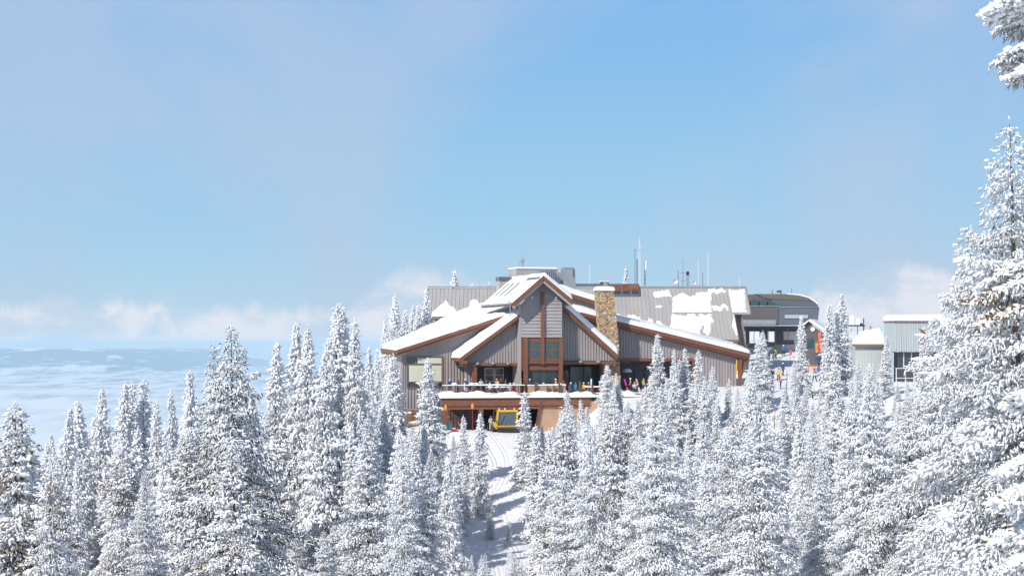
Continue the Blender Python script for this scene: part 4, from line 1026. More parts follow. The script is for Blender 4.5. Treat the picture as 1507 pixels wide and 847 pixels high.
# ------------------------------------------------------------------ lift terminal
def T(px, py, Y, o): p = W(px, py, Y); return p-o
tl_o = Vector((W(1145, 500, 308).x, 308, gz(W(1145, 500, 308).x, 308)-.1))
term = empty('lift_terminal', tl_o, 0, 'large chairlift terminal with curved grey roof on dark columns right of the hall', 'lift station')
q = lambda px, py, dy=0: T(px, py, 308+dy, tl_o)
def slab(pts, dy, depth, m, name, parent=term):
    b = MB(); b.prism([q(*p, dy) for p in pts], (0, depth, 0)); return b.build(name, m, parent)
slab([(1075, 478), (1145, 478), (1145, 450), (1075, 450)], 0, 7, M['term_brown'], 'body')
slab([(1145.3, 478), (1203, 477.5), (1206, 453), (1204, 451), (1145.3, 452)], .12, 6.8, M['term_blue'], 'end_cover')
slab([(1075, 449.8), (1145, 449.8), (1204, 450.5), (1200, 445), (1190, 438.5), (1177, 434.8), (1160, 433), (1075, 433)], .35, 6.4, M['term_brown'], 'roof')
slab([(1158, 432.6), (1176, 434.2), (1190, 438), (1200, 444.5), (1204.5, 450), (1205, 448.5), (1201.5, 443), (1191, 436.6), (1177, 432.8), (1158, 431.4)], .1, 6.9, M['snow'], 'roof_snow')
slab([(1128, 439.5), (1196, 442), (1190, 438), (1177, 434.3), (1160, 432.3), (1112, 432.3)], .15, 6.8, M['term_gold'], 'roof_panel')
b = MB()
for i in range(22):
    xa = 1136+66*i/22; xb = xa+2.2; ya = 439.6+2.0*i/22
    p0, p1, p2, p3 = q(xa+6, 451, .05), q(min(xb+6, 1205), 451, .05), q(xb, ya, .3), q(xa, ya, .3)
    b.add([p0, p1, p2, p3, p0+Vector((0, -.07, 0)), p1+Vector((0, -.07, 0)), p2+Vector((0, -.07, 0)), p3+Vector((0, -.07, 0))], [(4, 5, 6, 7), (0, 1, 5, 4), (1, 2, 6, 5), (3, 0, 4, 7)])
b.build('ribbed_cover', M['term_blue'], term)
for (xa, xb, sl) in ((1082, 1091, 0), (1094, 1103, 0), (1107, 1116, 0), (1119.5, 1128.5, 0), (1132, 1146, 1)):
    b = MB(); pts = [(xa, 449), (xb, 449), (xb, 441 if not sl else 448.6), (xa, 441)]
    b.prism([q(*p, -.02) for p in pts], (0, .1, 0)); b.build('window', M['window_teal'], term)
b = MB(); 
b.prism([q(1075, 450.6, -.12), q(1146, 450.6, -.12), q(1146, 449.4, -.12), q(1075, 449.4, -.12)], (0, .12, 0)); b.prism([q(1145, 452.5, 0), q(1204, 451.6, 0), q(1204, 450.6, 0), q(1145, 450.9, 0)], (0, .12, 0)); b.build('sill', M['metal'], term)
b = MB(); b.tube(q(1078, 475, -.9), q(1141, 475, -.9), .55, .55, 12); b.build('drum', M['metal'], term)
b = MB(); b.beam(q(1075, 482, 1.5), q(1176, 482, 1.5), 1.2, .55); b.beam(q(1080, 485, 4.5), q(1176, 485, 4.5), .8, .5); b.build('frame_beam', M['metal_dark'], term)
for (xa, xb) in ((1119, 1130), (1141, 1153), (1098, 1103)):
    b = MB(); p = q(xa, 482, 2); r_ = q(xb, 482, 2); b.box(p.x, r_.x, 2, 3.2, -.6, p.z); b.build('column', M['metal_dark'], term)
b = MB(); p = q(1163, 512, 5.5); r_ = q(1150, 482, 5.5); b.add([(q(1150,515,5.5)), q(1176,515,5.5), q(1176,481,5.5), q(1152,481,5.5)], [(0,1,2,3)]); b.build('snow_screen', M['white'], term)
for x_, y_, r_ in ((1136.5, 426, .05), (1165, 424, .03)):
    b = MB(); b.tube(q(x_, 433.4, 1), q(x_, y_, 1), r_); b.build('antenna', M['metal_dark'], term)
b = MB(); b.tube(q(1149, 433, 1), q(1149, 429, 1), .08); b.beam(q(1143, 429, 1), q(1150, 428, 1), .25, .3); b.build('siren', M['metal_dark'], term)
b = MB(); b.prism([q(1155, 468, -.0), q(1189, 468, -.0), q(1189, 463, 0), q(1155, 463, 0)], (0, .11, 0)); b.build('grey_panel', M['shed_side'], term)
for (px, py) in ((1110, 505), (1131, 503), (1160, 500)):
    c = empty('chairlift_chair', W(px, py+7, 303), 0, {1110: 'empty lift chair hanging left under the terminal', 1131: 'empty lift chair hanging between the terminal columns', 1160: 'empty lift chair hanging right under the terminal'}[px], 'lift chair', 'chairs hanging under the lift terminal')
    zt_ = q(1100, 484, 1.5).z+tl_o.z-c.location.z
    b = MB(); b.path([(0, 0, .3), (0, .3, 1.0), (0, .1, zt_)], .05); b.build('hanger', M['metal_dark'], c)
    b = MB(); b.box(-.9, .9, -.45, .05, 0, .08); b.build('seat', M['rubber'], c)
    b = MB(); b.box(-.9, .9, .05, .13, .1, .75); b.build('backrest', M['rubber'], c)

# lift hut
ho_ = Vector((W(1198, 500, 289).x, 289, gz(W(1198, 500, 289).x, 289)-.15))
hut = empty('lift_hut', ho_, 0, 'small brown operator hut with snow covered gable roof beside the lift terminal', 'hut')
q2 = lambda px, py, dy=0: T(px, py, 289+dy, ho_)
b = MB(); b.prism([(q2(1185, 500).x, 0, 0), (q2(1213, 500).x, 0, 0), q2(1213, 490.5), q2(1190, 475), q2(1185, 479)], (0, 3.5, 0)); b.build('wall', M['term_brown'], hut)
b = MB(); sl_ = Vector((1.6, 4.2, 0))
for p0, p1 in (((1182, 480), (1190, 473)), ((1190, 473), (1216, 490.5))):
    a, c = q2(*p0, -.5), q2(*p1, -.5); b.prism([a, c, c+sl_, a+sl_], (0, 0, .14))
ro_ = b.build('roof', M['rust_dark'], hut)
a, c = q2(1190, 472, -.5), q2(1217, 490, -.5); snow_quad(a, c, c+sl_, a+sl_, .42, 'roof_snow', ro_, 24, 18, .3, 21)
a, c = q2(1181.5, 479.5, -.5), q2(1190, 472, -.5); snow_quad(a, c, c+sl_, a+sl_, .3, 'roof_snow', ro_, 14, 18, .25, 22)
b = MB(); b.tube(q2(1196, 484, -.12), q2(1196, 484, -.02), .33, .33, 16); b.build('round_sign', M['white'], hut)
b = MB(); p, r_ = q2(1188, 512, -.04), q2(1197, 498, -.04); b.box(p.x, r_.x, -.05, .01, p.z, r_.z); b.build('window', M['window_teal'], hut)

def banner(px, y0, y1, w, Y, m, label):
    p = W(px, y0, Y); z0 = gz(p.x, Y)-.1
    o = empty('banner_flag', (p.x, Y, z0), 0, label, 'banner', 'banners beside the lift hut')
    b = MB(); b.tube((-w/2-.04, 0, 0), (-w/2-.04, 0, p.z-z0+.1), .03, .025, 6); b.build('pole', M['metal_dark'], o)
    H_ = (y1-y0)*Y/F; n = 10; z1 = p.z-z0; b = MB(); vs = []
    for i in range(n+1):
        for j in range(4): vs.append((-w/2+w*j/3, .05*math.sin(i*.8+j), z1-H_*i/n))
    b.add(vs, [(i*4+j, i*4+j+1, i*4+j+5, i*4+j+4) for i in range(n) for j in range(3)]); b.build('cloth', m, o, True)
banner(1206, 488.5, 503, .45, 286, M['coral'], 'coral red banner on a pole, highest of those at the lift hut')
banner(1202, 504, 518, .4, 284, M['orange'], 'pale orange banner left under the red one at the lift hut')
banner(1208, 503.5, 518, .42, 283.5, M['coral'], 'orange red banner right under the highest one at the lift hut')

# lift machinery on the knoll behind
p = W(1271, 495, 330); z0 = gz(p.x, 330)-.1
o = empty('lift_tower', (p.x, 330, z0), 0, 'dark lift tower with crossarm and white boxes on the snow rise behind the low shed', 'lift tower')
qq = lambda px, py: W(px, py, 330)-Vector((p.x, 330, z0))
b = MB(); b.tube((0, 0, 0), qq(1271, 468), .12, .09); b.build('mast', M['metal_dark'], o)
b = MB(); b.beam(qq(1243, 479), qq(1273, 479), .5, .22); b.build('crossarm', M['metal_dark'], o)
for x0, x1, y0, y1 in ((1250, 1257, 464, 478), (1258.5, 1266, 468, 478)):
    b = MB(); a, c = qq(x0, y1), qq(x1, y0); b.box(a.x, c.x, -.4, .4, a.z, c.z); b.build('box', M['white'], o, bevel=.05)
b = MB(); a = qq(1262, 478); b.beam(a, qq(1262, 494), .1, .1); b.build('leg', M['metal_dark'], o)
b = MB(); b.tube(qq(1267, 477.5)+Vector((0, -.4, 0)), qq(1267, 477.5)+Vector((0, .4, 0)), .28, .28, 10); b.build('sheave', M['rubber'], o)

# ------------------------------------------------------------------ sheds on the right
so = Vector((W(1350, 500, 262).x, 262, gz(W(1350, 500, 262).x, 262)-.2))
shed = empty('metal_shed', so, math.radians(14), 'pale green ribbed metal building with snowy flat roof at the right', 'shed')
RS = Matrix.Rotation(math.radians(-14), 3, 'Z')
def SP(px, py, v):
    c = RS @ (-so); d = RS @ Vector(((px-CX)/F, 1, (HY-py)/F)); t = (v-c.y)/d.y; return c+d*t
a = SP(1315.5, 518, 0); b_ = SP(1400, 474, 0); zr0_ = b_.z
b = MB(); ribwall(b, a.x, b_.x, 0, const(a.z), const(zr0_), .34, .06, .06); b.add([(a.x, 0, 0), (a.x, 0, zr0_), (a.x, 3, zr0_), (a.x, 3, 0)], [(0, 1, 2, 3)], 1); b.add([(b_.x, 0, 0), (b_.x, 3, 0), (b_.x, 3, zr0_), (b_.x, 0, zr0_)], [(0, 1, 2, 3)], 1)
b.build('wall', [M['shed'], M['shed_side']], shed)
b = MB(); b.box(a.x+.05, b_.x, .6, .7, 0, a.z+.2); b.box(a.x, b_.x, 0, .7, a.z, a.z+.08); b.build('lower_wall', M['dark_wall'], shed)
for x0, x1 in ((1320, 1329), (1331, 1340.5), (1342.5, 1352), (1354, 1364)):
    p0, p1 = SP(x0, 541, .6), SP(x1, 518.5, .6); b = MB(); b.box(p0.x, p1.x, .55, .58, p0.z, p1.z); wo_ = b.build('window', M['window'], shed)
    b = MB(); b.box(p1.x, p1.x+.12, .5, .62, p0.z, p1.z); b.build('frame', M['white'], wo_)
b = MB(); b.box(a.x-.15, b_.x+.1, -.2, 3.1, zr0_+.02, zr0_+.2); sr = b.build('roof', M['frame_brown'], shed)
snow_quad((a.x-.15, -.25, zr0_+.2), (b_.x+.1, -.25, zr0_+.2), (b_.x+.1, 3.1, zr0_+.45), (a.x-.15, 3.1, zr0_+.2), .75, 'roof_snow', sr, 50, 20, .3, 31)
b = MB(); p0 = SP(1307, 470, 3); 
for k, px in enumerate((1306.5, 1311, 1314)): p0 = SP(px, 464, 2.6-k*.9); b.tube((p0.x, p0.y, zr0_-.8), (p0.x, p0.y, p0.z+.1*k), .07)
b.build('vent_pipe', M['metal'], shed)
b = MB()
for y in (541.5, 556, 563): b.beam(SP(1318, y, -1.2), SP(1346, y, -1.2), .08, .10)
for px in (1319, 1332.5, 1345): p0 = SP(px, 541, -1.2); b.beam((p0.x, p0.y, 0), p0, .09, .09)
b.build('railing', M['white'], shed)
lo_ = Vector((W(1280, 520, 268).x, 268, gz(W(1280, 520, 268).x, 268)-.2))
ls = empty('low_shed', lo_, 0, 'low pale metal shed with deep sloping snow roof left of the green building', 'shed')
q3 = lambda px, py, dy=0: T(px, py, 268+dy, lo_)
a, c = q3(1259, 530), q3(1298, 508); b = MB(); ribwall(b, a.x, c.x+1.2, 0, const(0), const(c.z), .3, .05, .05); b.add([(a.x, 0, 0), (a.x, 0, c.z), (a.x, 4, c.z+1.2), (a.x, 4, 0)], [(0, 1, 2, 3)]); b.build('wall', M['shed'], ls)
b = MB(); a2, c2 = q3(1254, 507, -.5), q3(1306, 507, -.5); bk_ = Vector((2.0, 5.5, 1.35)); b.prism([a2, c2, c2+Vector((0, 5.5, 1.9)), a2+bk_], (0, 0, .12)); rr_ = b.build('roof', M['metal'], ls)
b = MB(); b.box(a2.x, c2.x, a2.y-.08, a2.y, a2.z-.22, a2.z+.1); b.build('fascia', M['frame_brown'], ls)
up_ = Vector((0, 0, .12)); snow_quad(a2+up_, c2+up_, c2+Vector((0, 5.5, 2.0)), a2+bk_+up_, .45, 'roof_snow', rr_, 40, 24, .3, 33)

# ------------------------------------------------------------------ antennas behind the hall
def mast(px, y0, Y, r, m, label, kind='whip', y1=None):
    p = W(px, y0, Y); z0 = gz(p.x, Y)-.1; h = p.z-z0
    o = empty('antenna_mast', (p.x, Y, z0), 0, label, 'antenna', 'radio masts behind the hall')
    b = MB()
    if kind == 'lattice':
        w = r
        for i in range(3): 
            an = i*2.094; c = Vector((math.cos(an)*w, math.sin(an)*w, 0)); b.tube(c, c+Vector((0, 0, h)), .032, .026, 5)
        k = int(h/.6)
        for j in range(k):
            for i in range(3):
                a, c2 = i*2.094, (i+1)*2.094; b.tube((math.cos(a)*w, math.sin(a)*w, h*j/k), (math.cos(c2)*w, math.sin(c2)*w, h*(j+1)/k), .015, .015, 4)
    else: b.tube((0, 0, 0), (0, 0, h), r, r*.7, 6)
    b.build('mast', m, o)
    return o, h
mast(934.5, 366, 309, .05, M['metal_dark'], 'thin dark mast at the left of the tall antenna cluster', 'whip')
o, h = mast(937.5, 381, 310, .11, M['metal_dark'], 'dark lattice mast in the tall antenna cluster', 'lattice')
o, h = mast(941, 359, 311, .14, M['white'], 'tallest white lattice mast behind the amber skylight', 'lattice')
b = MB(); b.tube((0, 0, h), (0, 0, h+1.1), .05, .03, 6); b.build('whip', M['white'], o)
b = MB(); b.beam((-.7, 0, h-.9), (.3, 0, h-.9), .06, .06); b.build('crossarm', M['metal'], o)
o, h = mast(949, 385, 312, .10, M['metal_dark'], 'shorter lattice mast with panel at the right of the tall cluster', 'lattice')
b = MB(); b.box(-.02, .22, -.2, -.1, h-1.8, h+.2); b.build('panel', M['white'], o)
mast(998, 398, 312, .07, M['metal_dark'], 'thin mast beside the white dish')
o, h = mast(1005, 381, 313, .09, M['metal'], 'tall thin blue grey mast in the middle of the right antenna cluster')
for k in (1.2, 2.4, 3.4): b = MB(); b.beam((-.4, 0, h-k-1), (.4, 0, h-k-1), .05, .05); b.build('crossarm', M['metal_dark'], o)
o, h = mast(1012, 402, 312, .2, M['metal_dark'], 'stubby dark lattice mast with equipment on top, right antenna cluster', 'lattice')
b = MB(); b.lathe([(.1, 0), (.24, .1), (.24, .5), (.1, .6)], 10, (0, 0, h-.3)); b.build('radio', M['rubber'], o)
def dish(px, py, Y, r, label):
    p = W(px, py, Y); z0 = gz(p.x, Y)-.1; h = p.z-z0
    o = empty('dish_antenna', (p.x, Y, z0), 0, label, 'antenna'); b = MB(); b.tube((0, .2, 0), (0, .2, h), .06); b.build('pole', M['metal'], o)
    b = MB(); prof = [(.02, 0), (r*.5, .05), (r*.85, .16), (r, .26)]; n = 20; vs = []
    for rr, d in prof:
        for i in range(n): vs.append((rr*math.cos(i*6.283/n), -d, h+rr*math.sin(i*6.283/n)))
    b.add(vs, [(j*n+i, j*n+(i+1) % n, (j+1)*n+(i+1) % n, (j+1)*n+i) for j in range(3) for i in range(n)]); b.build('dish', M['white'], o, True)
    b = MB(); b.tube((0, -.02, h), (0, -.55, h), .04); b.build('feed', M['coral'], o)
dish(994, 414, 311, .40, 'big white dish antenna above the hall ridge'); dish(1021.5, 416, 311, .28, 'small white dish antenna right of the dark equipment mast')
for px, y, lab in ((1027.5, 381, 'left, shorter white whip antenna right of the dishes'), (1042, 372, 'right, taller white whip antenna near the hall end')):
    mast(px, y, 314, .065, M['white'], lab)
mast(1034, 400, 312, .05, M['metal_dark'], 'thin grey mast between the two white whips')
mast(868, 389, 310, .06, M['white'], 'lone white mast left of the stone chimney')

# ------------------------------------------------------------------ people
def body_mesh(joints, edges, name):
    me = bpy.data.meshes.new(name); names = list(joints); me.from_pydata([joints[k][0] for k in names], [(names.index(a), names.index(b)) for a, b in edges], []); me.update()
    o = bpy.data.objects.new(name, me); COL.objects.link(o)
    md = o.modifiers.new('skin', 'SKIN'); md.use_smooth_shade = True
    for i, k in enumerate(names):
        r = joints[k][1]; r = r if isinstance(r, tuple) else (r, r); me.skin_vertices[0].data[i].radius = r
        me.skin_vertices[0].data[i].use_root = (k == 'pelvis')
    o.modifiers.new('sub', 'SUBSURF').levels = 1
    dg = bpy.context.evaluated_depsgraph_get(); out = bpy.data.meshes.new_from_object(o.evaluated_get(dg))
    bpy.data.objects.remove(o); bpy.data.meshes.remove(me); return out
EDG = [('pelvis', 'chest'), ('chest', 'neck'), ('neck', 'head'), ('head', 'crown'), ('head', 'nose'), ('chest', 'shL'), ('shL', 'elL'), ('elL', 'wrL'), ('wrL', 'haL'), ('chest', 'shR'), ('shR', 'elR'), ('elR', 'wrR'), ('wrR', 'haR'),
       ('pelvis', 'hiL'), ('hiL', 'knL'), ('knL', 'anL'), ('anL', 'toL'), ('pelvis', 'hiR'), ('hiR', 'knR'), ('knR', 'anR'), ('anR', 'toR')]
def pose(kind):
    J = dict(pelvis=((0, 0, .95), (.16, .12)), chest=((0, 0, 1.28), (.18, .13)), neck=((0, -.01, 1.48), .065), head=((0, -.03, 1.62), .10), crown=((0, -.02, 1.72), .085), nose=((0, -.13, 1.61), .02))
    for s, n in ((-1, 'R'), (1, 'L')):
        J.update({'sh'+n: ((s*.19, 0, 1.41), .085), 'el'+n: ((s*.27, .03, 1.14), .068), 'wr'+n: ((s*.26, -.12, .93), .05), 'ha'+n: ((s*.25, -.17, .84), .052),
                  'hi'+n: ((s*.10, 0, .88), .115), 'kn'+n: ((s*.12, -.03, .48), .085), 'an'+n: ((s*.13, .02, .09), .07), 'to'+n: ((s*.14, -.15, .06), .06)})
    if kind == 'sit':
        dz = -.45
        for k in list(J):
            p, r = J[k]; J[k] = ((p[0], p[1], p[2]+dz), r)
        for s, n in ((-1, 'R'), (1, 'L')):
            J['kn'+n] = ((s*.14, -.44, .48), .085); J['an'+n] = ((s*.14, -.46, .09), .07); J['to'+n] = ((s*.14, -.63, .06), .06)
            J['wr'+n] = ((s*.2, -.3, .68), .05); J['ha'+n] = ((s*.14, -.4, .7), .052)
    if kind == 'ski':
        for k in ('chest', 'neck', 'head', 'crown', 'nose', 'shL', 'shR'):
            p, r = J[k]; J[k] = ((p[0], p[1]-.28*(p[2]-.8), p[2]-.10), r)
        J['pelvis'] = ((0, .08, .84), (.16, .12))
        for s, n in ((-1, 'R'), (1, 'L')):
            J['hi'+n] = ((s*.11, .06, .78), .115); J['kn'+n] = ((s*.14, -.16, .46), .085); J['el'+n] = ((s*.33, -.15, 1.08), .068); J['wr'+n] = ((s*.33, -.42, 1.0), .05); J['ha'+n] = ((s*.33, -.5, .98), .052)
    if kind == 'walk':
        J['knL'] = ((.11, -.2, .52), .085); J['anL'] = ((.12, -.2, .10), .07); J['toL'] = ((.12, -.37, .08), .06); J['anR'] = ((-.12, .27, .14), .07); J['toR'] = ((-.12, .13, .06), .06); J['knR'] = ((-.12, .06, .48), .085)
        J['wrL'] = ((.27, .1, .92), .05); J['haL'] = ((.27, .12, .83), .052)
    return J
BODY = {}
def get_body(kind):
    if kind not in BODY: BODY[kind] = body_mesh(pose(kind), EDG, 'body')
    return BODY[kind]
M['skin'] = mat('skin', (.55, .34, .25), .6)
C3 = dict(blue=(.03, .13, .38), white=(.75, .75, .74), grey=(.55, .55, .54), dark=(.035, .04, .05), tan=(.5, .34, .16), red=(.52, .05, .05), yellow=(.68, .48, .07), green=(.24, .48, .10), navy=(.03, .06, .2), teal=(.04, .21, .23), pink=(.6, .27, .32), orange=(.62, .24, .07), brown=(.22, .11, .05), dgreen=(.03, .09, .07))
for k, c in C3.items(): cloth('cloth_'+k, c)
def person(loc, kind, rz, jacket, pants, hat, label, goggles=False, skis=False):
    src = get_body(kind); me = src.copy()
    for m in (M['cloth_'+jacket], M['cloth_'+pants], M['skin'], M['cloth_dark']): me.materials.append(m)
    hip = .90 if kind != 'sit' else .50; hip = .80 if kind == 'ski' else hip
    J = pose(kind); nk = J['neck'][0][2]+.03
    hands = [Vector(J['haL'][0]), Vector(J['haR'][0])]; toe = [Vector(J['toL'][0]), Vector(J['toR'][0])]
    for p in me.polygons:
        c = p.center
        if c.z > nk: i = 2
        elif min((c-h).length for h in hands) < .1: i = 3
        elif c.z < .16: i = 3
        elif c.z < hip and not (abs(c.x) > .2 and c.z > .6 and kind != 'sit') and not (kind == 'sit' and c.z > .56): i = 1
        else: i = 0
        p.material_index = i
    o = bpy.data.objects.new('person', me); COL.objects.link(o); o.location = loc; o.rotation_euler = (0, 0, rz)
    tag(o, label, 'person')
    hd = Vector(J['head'][0])
    b = MB(); n = 12; b.lathe([(.128, -.02), (.135, .04), (.115, .10), (.07, .145), (.01, .16)], n, (hd.x, hd.y+.015, hd.z)); b.build('hat', M['cloth_'+hat], o, True)
    if goggles:
        b = MB(); b.box(hd.x-.09, hd.x+.09, hd.y-.135, hd.y-.08, hd.z-.01, hd.z+.05); b.build('goggles', M['rubber'], o)
    if skis:
        for k, t in enumerate(toe):
            a = empty('ski', o.matrix_basis @ Vector((t.x, t.y, .0)), rz, 'ski under the '+('left' if k == 0 else 'right')+' boot of the '+skis, 'ski')
            b = MB(); b.beam((0, .85, .015), (0, -.75, .015), .09, .025); b.beam((0, -.75, .015), (0, -.95, .12), .08, .02); b.build('blade', M['cloth_'+jacket], a)
            b = MB(); b.box(-.04, .04, -.1, .25, .027, .07); b.build('binding', M['rubber'], a)
    return o
def deckpt(px, v, dz=0): 
    p = P(px, 570, v); return LO+RL @ Vector((p.x, v, ZD+dz))
person(deckpt(685, -1.5), 'stand', TH+.4, 'blue', 'navy', 'white', 'person in bright blue jacket and white hat standing at the left end of the deck')
person(deckpt(684, -4.1), 'sit', TH+1.2, 'white', 'blue', 'white', 'person in white top and blue trousers sitting behind the left deck railing')
person(deckpt(708, -1.8), 'stand', TH+3.0, 'grey', 'dark', 'brown', 'person in pale grey hooded jacket standing with back to us before the porch post')
person(deckpt(731.5, -1.9), 'stand', TH+2.4, 'tan', 'grey', 'tan', 'person in tan jacket standing before the white framed windows')
person(deckpt(737.5, -1.2), 'stand', TH-1.8, 'dark', 'dark', 'brown', 'person in black jacket beside the one in tan')
person(deckpt(733, -4.0), 'sit', TH+.2, 'white', 'tan', 'white', 'person in cream jacket sitting at the snowy table in front of the one in tan')
person(deckpt(721, -3.7), 'sit', TH+2.6, 'white', 'grey', 'grey', 'person in white and grey sitting at the snowy table, back to us')
person(deckpt(756, -3.9), 'sit', TH+.1, 'red', 'red', 'white', 'person in red with white hat sitting at the right end of the railing')
person(deckpt(766.5, -2.9), 'stand', TH+1.5, 'tan', 'dark', 'orange', 'person in tan with ginger hat near the left post of the tall bay')
person(deckpt(859, -3.8), 'sit', TH-.3, 'yellow', 'dark', 'grey', 'person in yellow jacket sitting on the deck before the dark glass doors')
person(deckpt(847, -2.8), 'sit', TH+2.0, 'teal', 'teal', 'teal', 'person in teal jacket sitting left of the one in yellow')
person(deckpt(800, -4.4), 'sit', TH+2.9, 'navy', 'dark', 'white', 'person in navy sitting behind the tan parapet')
def gp(px, py_feet):
    # where the line of sight through the feet meets the snow
    Y = 225.0
    while Y < 345:
        p = W(px, py_feet, Y)
        if p.z <= gz(p.x, Y): return Vector((p.x, Y, gz(p.x, Y)))
        Y += .25
    p = W(px, py_feet, 300); return Vector((p.x, 300, gz(p.x, 300)))
person(gp(1142, 528), 'ski', -1.0, 'green', 'dark', 'dark', 'skier in bright green jacket on the snow before the terminal columns', True, 'skier in green')
person(gp(1138, 530), 'walk', -.6, 'dgreen', 'grey', 'dark', 'person in dark green jacket beside the bright green skier')
person(gp(1137, 560), 'stand', .5, 'dark', 'dark', 'dark', 'person in black jacket beside the one in yellow near the wing end')
person(gp(1146, 561), 'stand', -.4, 'yellow', 'dark', 'brown', 'person in yellow jacket on the snow near the wing end')
person(gp(1136, 577), 'walk', .8, 'red', 'teal', 'red', 'person in red jacket and red hat below the right wing eave', True)
person(gp(1211, 538), 'stand', .3, 'green', 'navy', 'dark', 'person in lime jacket and navy trousers below the banners', True)
person(gp(1206, 539), 'ski', -.4, 'navy', 'navy', 'dark', 'skier in navy left of the one in lime below the banners', True)
person(gp(1205, 556), 'stand', .2, 'blue', 'blue', 'navy', 'person all in blue at the orange fence')
person(gp(1213, 553), 'stand', 1.1, 'brown', 'dark', 'brown', 'person in brown jacket right of the one all in blue')
person(gp(1208, 569), 'sit', .4, 'blue', 'navy', 'orange', 'person in blue with orange hat sitting on the snow under the blue skier')
person(gp(1281, 495), 'stand', .2, 'orange', 'orange', 'dark', 'person in orange suit on the snow rise behind the low shed')
person(gp(1077, 563), 'stand', .2, 'pink', 'dark', 'dark', 'person in pink jacket at the wing end post')
person(LO+RL @ Vector((P(722.5, 620, -5.6).x, -5.6, gz((LO+RL @ Vector((P(722.5, 620, -5.6).x, -5.6, 0))).x, 236.5)+10.3)), 'stand', TH+.3, 'grey', 'grey', 'red', 'person in grey suit and red helmet standing in the garage mouth')

crowd = [(662, -3.2, 'stand', 'navy', 'dark', 'grey', 'person in navy with grey hat behind the left snow capped stand'), (674, -2.6, 'stand', 'dark', 'dark', 'red', 'person in black with red hat at the left of the deck'),
 (692, -3.4, 'sit', 'dark', 'grey', 'tan', 'person in dark clothes seated between the left stands'), (716, -2.9, 'stand', 'dark', 'navy', 'dark', 'person in black before the window left of the one in tan'),
 (744, -2.6, 'stand', 'brown', 'dark', 'dark', 'person in brown jacket at the dark door'), (751, -4.6, 'sit', 'grey', 'dark', 'white', 'person in grey seated left of the one in red'),
 (780, -3.4, 'stand', 'dark', 'dark', 'grey', 'person in black with grey hat before the big dark window'), (791, -3.9, 'sit', 'navy', 'dark', 'blue', 'person in navy with blue hat under the big dark window'),
 (812, -3.9, 'sit', 'red', 'dark', 'dark', 'person in red seated behind the tan parapet'), (818, -3.2, 'stand', 'tan', 'dark', 'white', 'person in tan with white hat by the right post of the bay'),
 (840, -3.9, 'sit', 'blue', 'navy', 'white', 'person in blue with white hat seated left of the one in teal'), (866, -3.4, 'sit', 'brown', 'dark', 'tan', 'person in brown seated right of the one in yellow'),
 (928, -1.5, 'stand', 'orange', 'dark', 'white', 'person in orange jacket behind the red snowboard'), (934, -2.2, 'sit', 'grey', 'dark', 'green', 'person in grey with lime hat between the snowboards'),
 (947, -1.2, 'stand', 'green', 'navy', 'dark', 'person in lime jacket at the entry door'), (956, -2.0, 'stand', 'pink', 'dark', 'white', 'person in pink jacket right of the lime board')]
for i, (px, v, kd, ja, pa, ha, lab) in enumerate(crowd): person(deckpt(px, v), kd, TH+((i*1.9) % 6.2), ja, pa, ha, lab)
for i, (px, py, kd, ja, pa, ha, lab) in enumerate([(1128, 548, 'stand', 'white', 'dark', 'dark', 'person in white jacket left of the black and yellow pair near the wing end'), (1152, 553, 'walk', 'navy', 'dark', 'white', 'person in navy walking right of the one in yellow near the wing end'),
   (1149, 572, 'stand', 'pink', 'dark', 'white', 'person in pink right of the red jacketed one below the wing eave'), (1131, 533, 'stand', 'red', 'dark', 'dark', 'person in red jacket left of the green skier'), (1153, 524, 'stand', 'blue', 'dark', 'white', 'person in blue jacket right of the green skier'),
   (1199, 533, 'stand', 'red', 'dark', 'dark', 'person in red jacket under the orange banner'), (1216, 529, 'stand', 'dark', 'navy', 'white', 'person in black with white hat right of the banners'), (1199, 562, 'walk', 'orange', 'dark', 'dark', 'person in orange walking left of the one all in blue'),
   (1046, 566, 'stand', 'teal', 'dark', 'orange', 'person in teal with orange hat at the ski rack'), (1062, 565, 'stand', 'brown', 'dark', 'dark', 'person in brown jacket at the right half of the ski rack'), (1334, 556, 'stand', 'orange', 'dark', 'tan', 'person in orange jacket under the shed windows')]):
    person(gp(px, py), kd, (i*2.3) % 6.2, ja, pa, ha, lab)

# ------------------------------------------------------------------ deck furniture, skis, groomer
def ski(loc, rz, tilt, L, w, m, label, m2=None, cat='ski', name='ski'):
    o = empty(name, loc, rz, label, cat, 'skis and boards standing at the lodge'); o.rotation_euler = (tilt[0], tilt[1], rz)
    b = MB(); n = 9; pts = []
    for i in range(n+1):
        t = i/n; z = L*t; y = .10*max(0, (t-.86)/.14)**2*L*.35; ww = w*(1-.25*math.sin(t*math.pi))*(1 if t < .95 else .55); pts.append((ww, y, z))
    for i in range(n):
        (w0, y0, z0), (w1, y1, z1) = pts[i], pts[i+1]
        b.add([(-w0/2, y0, z0), (w0/2, y0, z0), (w1/2, y1, z1), (-w1/2, y1, z1), (-w0/2, y0+.02, z0), (w0/2, y0+.02, z0), (w1/2, y1+.02, z1), (-w1/2, y1+.02, z1)], [(0,1,2,3), (7,6,5,4), (0,3,7,4), (1,5,6,2), (0,4,5,1), (3,2,6,7)], 1 if (m2 and i > 5) else 0)
    b.build('blade', [m, m2 or m], o)
    b = MB(); b.box(-w*.35, w*.35, -.05, 0, L*.42, L*.55); b.build('binding', M['rubber'], o)
    return o
ski(deckpt(925, -4.0), TH, (0, -.30, 0), 1.75, .30, M['red'], 'red snowboard with purple tip leaning left at the right end of the deck', cloth('purple', (.35, .03, .3)), 'snowboard', 'snowboard')
ski(deckpt(942, -4.0), TH, (0, -.28, 0), 1.8, .28, cloth('palepink', (.75, .5, .55)), 'white and pink snowboard leaning left beside the red one', M['cloth_pink'], 'snowboard', 'snowboard')
